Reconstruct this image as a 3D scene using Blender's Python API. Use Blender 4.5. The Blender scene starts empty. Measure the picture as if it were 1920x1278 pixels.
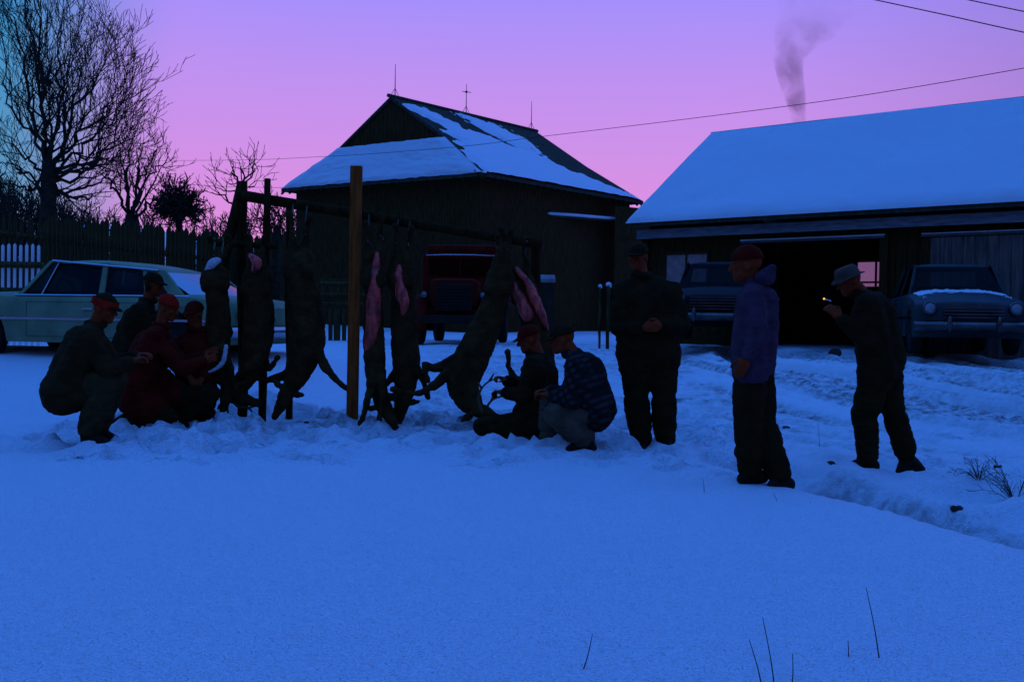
import bpy, bmesh, math, random
import numpy as np
from mathutils import Vector, Matrix
random.seed(7); R = math.radians
scene = bpy.context.scene
COL = scene.collection

# ------------------------------------------------------------------ camera
H = 1.16; F = 2169.0; PITCH = R(1.09); ROLL = R(0.84)
_fw = Vector((0, math.cos(PITCH), -math.sin(PITCH))); _up0 = Vector((0, math.sin(PITCH), math.cos(PITCH))); _rt0 = Vector((1, 0, 0))
_rt = _rt0*math.cos(ROLL) + _up0*math.sin(ROLL); _up = _up0*math.cos(ROLL) - _rt0*math.sin(ROLL)
cd = bpy.data.cameras.new('camera'); cam = bpy.data.objects.new('camera', cd); COL.objects.link(cam)
cd.sensor_width = 36; cd.lens = F/1920*36; cd.clip_start = .05; cd.clip_end = 3000
M = Matrix((_rt, _up, -_fw)).transposed().to_4x4(); M.translation = (0, 0, H); cam.matrix_world = M
scene.camera = cam

# ------------------------------------------------------------------ dusk sky (afterglow ahead, earth shadow behind)
w = bpy.data.worlds.new('World'); scene.world = w; w.use_nodes = True
nt = w.node_tree; N = nt.nodes; L = nt.links
bg = N['Background']; bg.inputs['Strength'].default_value = 1.0
tc = N.new('ShaderNodeTexCoord'); sp = N.new('ShaderNodeSeparateXYZ'); L.new(tc.outputs['Generated'], sp.inputs[0])
def mth(op, a, b=None, c=None):
    n = N.new('ShaderNodeMath'); n.operation = op
    for i, v in enumerate((a, b, c)):
        if v is None: continue
        if isinstance(v, (int, float)): n.inputs[i].default_value = v
        else: L.new(v, n.inputs[i])
    return n.outputs[0]
def ramp(fac, stops):
    n = N.new('ShaderNodeValToRGB'); L.new(fac, n.inputs[0]); e = n.color_ramp.elements
    while len(e) < len(stops): e.new(.5)
    for el, (p, c) in zip(e, stops): el.position = p; el.color = (*c, 1)
    return n.outputs[0]
zc = mth('MAXIMUM', sp.outputs[2], 0.0)
west = ramp(zc, [(0.0, (.82, .275, .62)), (.07, (.76, .28, .74)), (.13, (.65, .285, .80)), (.20, (.52, .285, .88)), (.27, (.36, .275, .98)), (.42, (.14, .27, 1.20)), (.62, (.066, .32, 1.46)), (1.0, (.056, .325, 1.50))])
east = ramp(zc, [(0.0, (.04, .04, .10)), (.10, (.07, .06, .16)), (.25, (.05, .09, .34)), (.50, (.04, .20, .92)), (.75, (.054, .30, 1.38)), (1.0, (.056, .325, 1.50))])
teal = ramp(zc, [(0.0, (.26, .32, .50)), (.10, (.11, .31, .54)), (.22, (.05, .27, .56)), (.40, (.04, .24, .84)), (.7, (.055, .315, 1.44)), (1.0, (.056, .325, 1.50))])
hl = mth('SQRT', mth('ADD', mth('MULTIPLY', sp.outputs[0], sp.outputs[0]), mth('MULTIPLY', sp.outputs[1], sp.outputs[1])))
caz = mth('DIVIDE', sp.outputs[1], mth('MAXIMUM', hl, 1e-4)); saz = mth('DIVIDE', sp.outputs[0], mth('MAXIMUM', hl, 1e-4))
def mixc(f, a, b):
    n = N.new('ShaderNodeMix'); n.data_type = 'RGBA'
    L.new(f, n.inputs[0]); L.new(a, n.inputs[6]); L.new(b, n.inputs[7]); return n.outputs[2]
def mapr(v, a, b, smooth=True):
    n = N.new('ShaderNodeMapRange'); n.interpolation_type = 'SMOOTHSTEP' if smooth else 'LINEAR'
    L.new(v, n.inputs[0]); n.inputs[1].default_value = a; n.inputs[2].default_value = b; return n.outputs[0]
sky = mixc(mapr(saz, -.27, -.41), west, teal)
sky = mixc(mth('MULTIPLY', mapr(saz, .16, .60), .45), sky, east)
sky = mixc(mapr(caz, .55, -.35), sky, east)
L.new(sky, bg.inputs[0])
scene.view_settings.view_transform = 'Standard'; scene.view_settings.look = 'None'
scene.view_settings.exposure = 0.0; scene.view_settings.gamma = 1.0; scene.view_settings.use_curve_mapping = False
scene.cycles.max_bounces = 6; scene.cycles.transparent_max_bounces = 12; scene.cycles.volume_bounces = 0

# ------------------------------------------------------------------ helpers
def at(px, py, Y):
    d = _fw + _rt*((px-960)/F) + _up*((639-py)/F)
    t = Y/d.y
    return Vector((0, 0, H)) + d*t
def ss(a, b, x):
    t = np.clip((np.asarray(x, float)-a)/(b-a), 0, 1); return t*t*(3-2*t)
def _hash(i, j, k):
    n = (i*374761393 + j*668265263 + k*2147483647) & 0xffffffff
    n = ((n ^ (n >> 13))*1274126177) & 0xffffffff
    return ((n ^ (n >> 16)) & 0xffff)/65535.0
def noise(x, y, z=0.0):
    x, y, z = np.broadcast_arrays(np.asarray(x, float), np.asarray(y, float), np.asarray(z, float))
    xi, yi, zi = np.floor(x).astype(np.int64), np.floor(y).astype(np.int64), np.floor(z).astype(np.int64)
    fx, fy, fz = x-xi, y-yi, z-zi
    fx, fy, fz = fx*fx*(3-2*fx), fy*fy*(3-2*fy), fz*fz*(3-2*fz)
    r = 0
    for a in (0, 1):
        for b in (0, 1):
            for c in (0, 1):
                r = r + _hash(xi+a, yi+b, zi+c)*(fx if a else 1-fx)*(fy if b else 1-fy)*(fz if c else 1-fz)
    return r*2-1
def fbm(x, y, z=0.0, o=3):
    r = 0; a = 1
    for k in range(o): r = r + a*noise(x*2**k+17*k, y*2**k+5*k, np.asarray(z)*2**k); a *= .5
    return r

L0 = np.array([2.49, 5.63]); L1 = np.array([1.90, 7.79]); LT = (L1-L0)/np.linalg.norm(L1-L0); LN = np.array([LT[1], -LT[0]])
TRACKS = (7.4, 8.9, 9.5, 10.6, 11.1, 12.1, 12.6)
def g0(x, y):
    x = np.asarray(x, float); y = np.asarray(y, float)
    z = .05 + .40*ss(12.3, 17.0, y) + .15*ss(17, 27, y)
    # the ditch beside the drive
    s = (x-L0[0])*LN[0] + (y-L0[1])*LN[1] + .05*noise(y*.9, 3.3)
    fade = 1-ss(7.9, 10.2, y)
    z = z - fade*ss(-.02, .30, s)*(.70-.56*ss(.62, 1.08, s)) - .06*(1-fade)*ss(0, 1, s)*(1-ss(11, 14, y))
    z = z + .025*fade*np.exp(-((s+.25)/.35)**2)
    # hillside behind the fence
    hill = ss(34, 95, y)*(7.6-3.6*ss(-34, -6, x))*(1-.85*ss(-6, 8, x))
    z = z + hill
    # bank thrown up beside the pale car
    z = z + .20*ss(12.0, 13.4, y)*(1-ss(17.5, 19, y))*(1-ss(-3.3, -2.2, x))
    return z
def g(x, y):
    x = np.asarray(x, float); y = np.asarray(y, float)
    z = g0(x, y)
    tram = ss(8.1, 9.9, y + .45*noise(x*1.1, 7.7) + .25*noise(x*3.1, 1.7))*(1-ss(12.6, 14.5, y))*ss(-4.8, -3.9, x)*(1-ss(1.7, 2.8, x))
    yard = ss(11.0, 13.0, y - .5*np.clip(x-1.5, 0, 4))*(1-ss(22, 30, y))*ss(-3.2, -1.2, x)
    road = ss(1.6, 2.8, x)*ss(9.6, 11.0, y)*(1-ss(20, 27, y))
    yard = np.maximum(yard, road)
    lump = np.maximum(fbm(x*2.6, y*2.6, 1.0, 4), -.35)
    z = z + tram*(.095*lump + .045*noise(x*7, y*6, 3) + .018*noise(x*18, y*16, 9))
    a = np.hypot(x-15, y-20)                      # wheel tracks curving round to the right
    st = noise(a*4.2 + .3*noise(x*.6, y*.6), np.arctan2(y-20, x-15)*3.0, 2)
    st2 = noise(x*.7+.5*noise(y, x), y*5.0, 8)
    wr = ss(1.6, 3.2, x)
    z = z + yard*(.065*(wr*st+(1-wr)*st2) + .016*noise(x*6, y*7, 4) + .012*noise(x*15, y*15, 6))
    for r0 in TRACKS:
        z = z + wr*road*(-.10*np.exp(-((a-r0)/.13)**2)+.045*np.exp(-((np.abs(a-r0)-.26)/.09)**2))
    near = 1-np.maximum(tram, yard)
    z = z + near*(.030*noise(x*.5, y*.5, 5) + .010*noise(x*1.7, y*1.3, 5) + .0022*noise(x*9, y*9, 6))*(1-ss(24, 40, y))
    # lumpy far side of the ditch
    s = (x-L0[0])*LN[0] + (y-L0[1])*LN[1]
    z = z + .085*ss(.35, .9, s)*(1-ss(9.5, 11, y))*ss(2, 5, y)*fbm(x*2.2, y*2.2, 4, 3)
    return z
def gz(x, y): return float(g(x, y))
def ground(px, py):
    d = _fw + _rt*((px-960)/F) + _up*((639-py)/F)
    t = 2.0
    while t < 200:
        p = Vector((0, 0, H)) + d*t
        if p.z < float(g0(p.x, p.y)): break
        t *= 1.004
    return p

MATS = {}
def mat(name, col, rough=.85, metal=0.0, var=.25, scale=6.0, bump=.0, bscale=40.0, col2=None, stretch=(1, 1, 1), spec=.04):
    if name in MATS: return MATS[name]
    m = bpy.data.materials.new(name); m.use_nodes = True; t = m.node_tree; n = t.nodes; l = t.links
    b = n['Principled BSDF']; b.inputs['Roughness'].default_value = rough; b.inputs['Metallic'].default_value = metal
    b.inputs['Specular IOR Level'].default_value = spec
    c = n.new('ShaderNodeTexCoord'); mp = n.new('ShaderNodeMapping'); mp.inputs['Scale'].default_value = stretch
    l.new(c.outputs['Object'], mp.inputs[0])
    nz = n.new('ShaderNodeTexNoise'); nz.inputs['Scale'].default_value = scale; nz.inputs['Detail'].default_value = 6
    l.new(mp.outputs[0], nz.inputs['Vector'])
    rp = n.new('ShaderNodeValToRGB'); l.new(nz.outputs['Fac'], rp.inputs[0])
    c2 = col2 or tuple(x*(1+var) for x in col); c1 = tuple(x*(1-var) for x in col)
    rp.color_ramp.elements[0].position = .32; rp.color_ramp.elements[1].position = .68
    rp.color_ramp.elements[0].color = (*c1, 1); rp.color_ramp.elements[1].color = (*c2, 1)
    l.new(rp.outputs[0], b.inputs['Base Color'])
    if bump:
        n2 = n.new('ShaderNodeTexNoise'); n2.inputs['Scale'].default_value = bscale; n2.inputs['Detail'].default_value = 4
        l.new(mp.outputs[0], n2.inputs['Vector'])
        bp = n.new('ShaderNodeBump'); bp.inputs['Strength'].default_value = bump; bp.inputs['Distance'].default_value = .02
        l.new(n2.outputs['Fac'], bp.inputs['Height']); l.new(bp.outputs[0], b.inputs['Normal'])
    MATS[name] = m; return m

def link(name, me, m=None, parent=None, smooth=False, kind=None):
    o = bpy.data.objects.new(name, me); COL.objects.link(o)
    if m is not None and not me.materials: me.materials.append(m)
    if parent is not None: o.parent = parent
    if smooth: me.polygons.foreach_set('use_smooth', [True]*len(me.polygons)); me.update()
    if kind: o['kind'] = kind
    return o
def tag(o, label, cat, group=None):
    o['label'] = label; o['category'] = cat
    if group: o['group'] = group
    return o
def thing(name, label, cat, loc=(0, 0, 0), rz=0.0, group=None):
    o = bpy.data.objects.new(name, None); COL.objects.link(o); o.empty_display_size = .2
    o.location = loc; o.rotation_euler = (0, 0, rz)
    return tag(o, label, cat, group)

class MB:
    def __init__(s): s.v = []; s.f = []
    def add(s, vs, fs):
        b = len(s.v); s.v += [tuple(v) for v in vs]; s.f += [tuple(b+i for i in f) for f in fs]; return s
    def box(s, a, b):
        x0, y0, z0 = a; x1, y1, z1 = b
        return s.add([(x0,y0,z0),(x1,y0,z0),(x1,y1,z0),(x0,y1,z0),(x0,y0,z1),(x1,y0,z1),(x1,y1,z1),(x0,y1,z1)],
                     [(0,3,2,1),(4,5,6,7),(0,1,5,4),(1,2,6,5),(2,3,7,6),(3,0,4,7)])
    def prism(s, poly, off):                       # planar polygon (3d points) extruded by off
        n = len(poly); off = Vector(off); p = [Vector(q) for q in poly]
        nr = (p[1]-p[0]).cross(p[2]-p[0])
        if nr.dot(off) > 0: p.reverse()
        vs = p + [q+off for q in p]
        return s.add(vs, [tuple(range(n)), tuple(range(2*n-1, n-1, -1))] + [(i, i+n, (i+1) % n+n, (i+1) % n) for i in range(n)])
    def tube(s, pts, rad, n=8, caps=True):
        pts = [Vector(p) for p in pts]; k = len(pts)
        if isinstance(rad, (int, float)): rad = [rad]*k
        tan = [(pts[min(i+1, k-1)]-pts[max(i-1, 0)]).normalized() for i in range(k)]
        ref = Vector((0, 0, 1)) if abs(tan[0].z) < .9 else Vector((1, 0, 0))
        u = tan[0].cross(ref).normalized(); vs = []
        for i in range(k):
            u = (u-tan[i]*u.dot(tan[i])).normalized(); w_ = tan[i].cross(u)
            for j in range(n):
                a = 2*math.pi*j/n; vs.append(pts[i]+(u*math.cos(a)+w_*math.sin(a))*rad[i])
        fs = [(i*n+j, i*n+(j+1) % n, (i+1)*n+(j+1) % n, (i+1)*n+j) for i in range(k-1) for j in range(n)]
        if caps: fs += [tuple(range(n-1, -1, -1)), tuple((k-1)*n+j for j in range(n))]
        return s.add(vs, fs)
    def ell(s, c, r, mtx=None, nu=14, nv=9):
        c = Vector(c); r = (r, r, r) if isinstance(r, (int, float)) else r; vs = []; fs = []
        def P(th, ph):
            q = Vector((r[0]*math.sin(th)*math.cos(ph), r[1]*math.sin(th)*math.sin(ph), r[2]*math.cos(th)))
            return c + (mtx @ q if mtx else q)
        vs.append(P(0, 0))
        for i in range(1, nv):
            for j in range(nu): vs.append(P(math.pi*i/nv, 2*math.pi*j/nu))
        vs.append(P(math.pi, 0))
        for j in range(nu):
            fs.append((0, 1+j, 1+(j+1) % nu)); b = 1+(nv-2)*nu
            fs.append((len(vs)-1, b+(j+1) % nu, b+j))
            for i in range(nv-2): fs.append((1+i*nu+j, 1+(i+1)*nu+j, 1+(i+1)*nu+(j+1) % nu, 1+i*nu+(j+1) % nu))
        return s.add(vs, fs)
    def chain(s, pts, rad, n=12):                  # round-ended limb for fusing
        pts = [Vector(p) for p in pts]
        for i in range(len(pts)):
            s.ell(pts[i], rad[i], nu=n, nv=8)
            if i+1 < len(pts) and (pts[i+1]-pts[i]).length > 1e-4: s.tube([pts[i], pts[i+1]], [rad[i], rad[i+1]], n)
        return s
    def lathe(s, prof, c=(0, 0, 0), axis='z', n=24):
        vs = []; fs = []; k = len(prof)
        for r, h in prof:
            for j in range(n):
                a = 2*math.pi*j/n; p = (r*math.cos(a), r*math.sin(a), h)
                if axis == 'y': p = (p[0], -p[2], p[1])
                if axis == 'x': p = (p[2], p[0], p[1])
                vs.append(Vector(p)+Vector(c))
        fs = [(i*n+j, i*n+(j+1) % n, (i+1)*n+(j+1) % n, (i+1)*n+j) for i in range(k-1) for j in range(n)]
        fs += [tuple(range(n-1, -1, -1)), tuple((k-1)*n+j for j in range(n))]
        return s.add(vs, fs)
    def grid(s, rows):
        h = len(rows); wd = len(rows[0])
        return s.add([p for r in rows for p in r], [(i*wd+j, i*wd+j+1, (i+1)*wd+j+1, (i+1)*wd+j) for i in range(h-1) for j in range(wd-1)])
    def mesh(s, name='m'):
        me = bpy.data.meshes.new(name); me.from_pydata(s.v, [], s.f); me.update(); return me
    def build(s, name, m, parent=None, smooth=False, kind=None, bevel=0.0, fixn=True):
        me = s.mesh(name)
        if bevel or fixn:
            bm = bmesh.new(); bm.from_mesh(me)
            if bevel: bmesh.ops.bevel(bm, geom=list(bm.edges), offset=bevel, segments=2, affect='EDGES', profile=.6)
            bmesh.ops.recalc_face_normals(bm, faces=bm.faces); bm.to_mesh(me); bm.free()
        return link(name, me, m, parent, smooth, kind)

_tmpcol = bpy.data.collections.new('tmp'); COL.children.link(_tmpcol)
def fuse(mb, voxel, smooth=3, wr=0.0, wscale=9.0, wz=1.0, seed=0):
    me = mb.mesh('src'); o = bpy.data.objects.new('src', me); _tmpcol.objects.link(o)
    r = o.modifiers.new('r', 'REMESH'); r.mode = 'VOXEL'; r.voxel_size = voxel; r.adaptivity = 0
    if smooth: q = o.modifiers.new('s', 'SMOOTH'); q.factor = .5; q.iterations = smooth
    dg = bpy.context.evaluated_depsgraph_get(); dg.update()
    out = bpy.data.meshes.new_from_object(o.evaluated_get(dg))
    bpy.data.objects.remove(o); bpy.data.meshes.remove(me)
    out.materials.clear()
    if wr:
        n = len(out.vertices); co = np.empty(n*3); no = np.empty(n*3)
        out.vertices.foreach_get('co', co); out.vertices.foreach_get('normal', no)
        co = co.reshape(-1, 3); no = no.reshape(-1, 3)
        q = noise(co[:, 0]*wscale+seed, co[:, 1]*wscale, co[:, 2]*wscale*wz)*.6 + .4*(1-2*np.abs(noise(co[:, 0]*wscale*1.3, co[:, 1]*wscale*1.3+seed, co[:, 2]*wscale*2.2*wz)))
        co = co + no*(wr*q)[:, None]; out.vertices.foreach_set('co', co.ravel()); out.update()
    return out

# ------------------------------------------------------------------ materials
def snow_material(name, dirt=False):
    m = bpy.data.materials.new(name); m.use_nodes = True; t = m.node_tree; n = t.nodes; l = t.links
    b = n['Principled BSDF']; b.inputs['Roughness'].default_value = .75; b.inputs['Specular IOR Level'].default_value = .25
    c = n.new('ShaderNodeTexCoord')
    n1 = n.new('ShaderNodeTexNoise'); n1.inputs['Scale'].default_value = 85; n1.inputs['Detail'].default_value = 4; l.new(c.outputs['Object'], n1.inputs['Vector'])
    n2 = n.new('ShaderNodeTexNoise'); n2.inputs['Scale'].default_value = 14; n2.inputs['Detail'].default_value = 5; l.new(c.outputs['Object'], n2.inputs['Vector'])
    b1 = n.new('ShaderNodeBump'); b1.inputs['Strength'].default_value = 1.0; b1.inputs['Distance'].default_value = .048; l.new(n1.outputs['Fac'], b1.inputs['Height'])
    b2 = n.new('ShaderNodeBump'); b2.inputs['Strength'].default_value = .5; b2.inputs['Distance'].default_value = .03; l.new(n2.outputs['Fac'], b2.inputs['Height'])
    l.new(b1.outputs[0], b2.inputs['Normal']); l.new(b2.outputs[0], b.inputs['Normal'])
    b.inputs['Base Color'].default_value = (.87, .88, .89, 1)
    if dirt:
        a = n.new('ShaderNodeAttribute'); a.attribute_name = 'dirt'  # dirt, with painted shade of trampled snow and ditch bank added in
        n3 = n.new('ShaderNodeTexNoise'); n3.inputs['Scale'].default_value = 9; n3.inputs['Detail'].default_value = 8; n3.inputs['Roughness'].default_value = .7; l.new(c.outputs['Object'], n3.inputs['Vector'])
        mr = n.new('ShaderNodeMapRange'); mr.inputs[1].default_value = .40; mr.inputs[2].default_value = .62; l.new(n3.outputs['Fac'], mr.inputs[0])
        mu = n.new('ShaderNodeMath'); mu.operation = 'MULTIPLY'; l.new(a.outputs['Fac'], mu.inputs[0]); l.new(mr.outputs[0], mu.inputs[1])
        mx = n.new('ShaderNodeMix'); mx.data_type = 'RGBA'; l.new(mu.outputs[0], mx.inputs[0])
        mx.inputs[6].default_value = (.87, .88, .89, 1); mx.inputs[7].default_value = (.20, .16, .12, 1); l.new(mx.outputs[2], b.inputs['Base Color'])
    MATS[name] = m; return m
SNOW = snow_material('snow'); SNOWG = snow_material('ground_snow', True)
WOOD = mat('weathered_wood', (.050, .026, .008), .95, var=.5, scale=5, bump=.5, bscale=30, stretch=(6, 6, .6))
WOODP = mat('post_wood', (.26, .055, .010), .95, var=.45, scale=4, bump=.6, bscale=26, stretch=(5, 5, .7))
WOODG = mat('grey_fence_wood', (.06, .040, .014), .95, var=.5, scale=4, bump=.4, bscale=20, stretch=(5, 5, .6))
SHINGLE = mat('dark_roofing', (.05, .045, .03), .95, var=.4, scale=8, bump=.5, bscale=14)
BARK = mat('bark', (.035, .026, .016), .95, var=.4, scale=7, bump=.5, bscale=20)
METAL = mat('rod_metal', (.10, .09, .08), .6, .6)
CHROME = mat('chrome', (.40, .40, .40), .18, 1.0, var=.15, spec=.5); DULL = mat('dull_chrome', (.09, .085, .08), .25, 1.0, var=.4, scale=5, spec=.5)
RUBBER = mat('rubber', (.02, .018, .015), .9)
PALE = mat('pale_paint', (.36, .20, .17), .8, var=.2)
DARKIN = mat('dark_interior', (.02, .016, .012), .95)
def glass_material():
    m = bpy.data.materials.new('window_glass'); m.use_nodes = True; t = m.node_tree; n = t.nodes; l = t.links
    out = n['Material Output']; n.remove(n['Principled BSDF'])
    tr = n.new('ShaderNodeBsdfTransparent'); tr.inputs[0].default_value = (.5, .55, .55, 1)
    gl = n.new('ShaderNodeBsdfGlossy'); gl.inputs['Roughness'].default_value = .06; gl.inputs['Color'].default_value = (.35, .35, .35, 1)
    nz = n.new('ShaderNodeTexNoise'); nz.inputs['Scale'].default_value = 5
    fr = n.new('ShaderNodeFresnel'); fr.inputs[0].default_value = 1.26
    mx = n.new('ShaderNodeMixShader'); l.new(fr.outputs[0], mx.inputs[0]); l.new(tr.outputs[0], mx.inputs[1]); l.new(gl.outputs[0], mx.inputs[2])
    l.new(mx.outputs[0], out.inputs[0]); return m
GLASS = glass_material()

# ------------------------------------------------------------------ ground
def spaced(segs):
    r = [segs[0][0]]
    for a, b, st in segs:
        n = max(1, int(round((b-a)/st))); r += [a+(b-a)*(i+1)/n for i in range(n)]
    return np.array(r)
def build_ground():
    xs = spaced([(-700,-200,100),(-200,-60,20),(-60,-20,4),(-20,-8,.6),(-8,-4.6,.14),(-4.6,6.4,.05),(6.4,12,.12),(12,30,1.2),(30,120,15),(120,700,100)])
    ys = spaced([(-60,-6,9),(-6,2,.5),(2,7.8,.085),(7.8,14.6,.047),(14.6,21,.10),(21,32,.3),(32,110,4),(110,300,20),(300,900,100)])
    X, Y = np.meshgrid(xs, ys); Z = g(X, Y); rg = random.Random(12); marks = []
    for k in range(330): marks.append((rg.uniform(-4.2, 2.3), rg.uniform(9.4, 13.2)))
    for k in range(46): marks.append((rg.uniform(-3.6, 1.2), rg.uniform(8.5, 9.6)))
    for k in range(35): marks.append((rg.uniform(1.5, 6.2), rg.uniform(9.8, 13.5)))
    for (a0, b0, a1, b1) in ((2.2, 8.6, 4.4, 11.8), (1.7, 8.1, .6, 9.9), (3.2, 9.6, 5.6, 10.8), (-3.5, 9.5, -2.0, 9.4)):
        for k in range(9): marks.append((a0+(a1-a0)*k/8+rg.uniform(-.14, .14), b0+(b1-b0)*k/8+rg.uniform(-.1, .1)))
    for (mx, my) in marks:
        i0, i1 = np.searchsorted(xs, (mx-.4, mx+.4)); j0, j1 = np.searchsorted(ys, (my-.4, my+.4)); a = rg.uniform(0, 3.14); sx = X[j0:j1, i0:i1]-mx; sy = Y[j0:j1, i0:i1]-my
        u = sx*math.cos(a)+sy*math.sin(a); v = -sx*math.sin(a)+sy*math.cos(a); q = np.sqrt((u/.15)**2+(v/.062)**2); dp = rg.uniform(.03, .085)
        Z[j0:j1, i0:i1] += -dp*(1-ss(.65, 1.15, q)) + dp*.35*np.exp(-((q-1.45)/.32)**2)
    n = X.size; me = bpy.data.meshes.new('snow_ground'); wd = len(xs); hd = len(ys)
    co = np.stack([X, Y, Z], -1).reshape(-1, 3)
    i = np.arange(hd-1)[:, None]*wd + np.arange(wd-1)[None, :]; q = np.stack([i, i+1, i+wd+1, i+wd], -1).reshape(-1, 4)
    me.vertices.add(n); me.vertices.foreach_set('co', co.ravel())
    me.loops.add(q.size); me.loops.foreach_set('vertex_index', q.ravel().astype(np.int32))
    me.polygons.add(len(q)); me.polygons.foreach_set('loop_start', np.arange(0, q.size, 4, dtype=np.int32)); me.polygons.foreach_set('loop_total', np.full(len(q), 4, dtype=np.int32))
    me.update(calc_edges=True)
    x, y = X.ravel(), Y.ravel()
    tram = ss(9.9, 10.6, y+.3*noise(x*1.4, 2))*(1-ss(12.0, 13.4, y))*ss(-4.4, -3.4, x)*(1-ss(1.2, 2.2, x))  # trampled band: real dirt, plus its shading painted as darker snow
    yard = ss(1.2, 3.2, x)*ss(9.8, 11.2, y)*(1-ss(24, 28, y)); mid = ss(12, 13.5, y)*(1-ss(24, 28, y))*ss(-2.2, -.8, x)
    a = np.hypot(x-15, y-20); tr = sum(np.exp(-((a-r0)/.16)**2) for r0 in TRACKS)*ss(3.0, 4.4, x)
    st = noise(x*.7+.5*noise(y, x), y*5.0, 8); wr = ss(1.6, 3.2, x); st = st*(1-wr)+wr*noise(a*4.2+.3*noise(x*.6, y*.6), np.arctan2(y-20, x-15)*3.0, 2)*-1.0
    d = np.clip(.85*tram*(.6+.6*noise(x*1.7, y*1.7, 3)) + yard*(.34+.55*tr+.60*st) + mid*(.30+.50*st) + .62*np.exp(-(((x-L0[0])*LN[0]+(y-L0[1])*LN[1]-.88)/.24)**2)*ss(4.5, 5.5, y)*(1-ss(8.6, 9.8, y)), 0, 1)  # last term darkens the far ditch bank: painted shade with some bare soil
    at_ = me.attributes.new('dirt', 'FLOAT', 'POINT'); at_.data.foreach_set('value', d.astype(np.float32))
    return link('snow_ground', me, SNOWG, smooth=True, kind='structure')
build_ground()

# ------------------------------------------------------------------ snow blanket on a roof slope
def snow_sheet(name, parent, P, nu, nv, thick):
    """P(u,v) -> point on slope, nrm; thick(u,v) arrays -> height over the slope (negative = bare)"""
    U, V = np.meshgrid(np.linspace(0, 1, nu), np.linspace(0, 1, nv)); T = thick(U, V)
    rows = []
    for j in range(nv):
        r = []
        for i in range(nu):
            p, n = P(U[j, i], V[j, i]); r.append(p + n*float(T[j, i]))
        rows.append(r)
    return MB().grid(rows).build(name, SNOW, parent, smooth=True, fixn=False)

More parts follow.
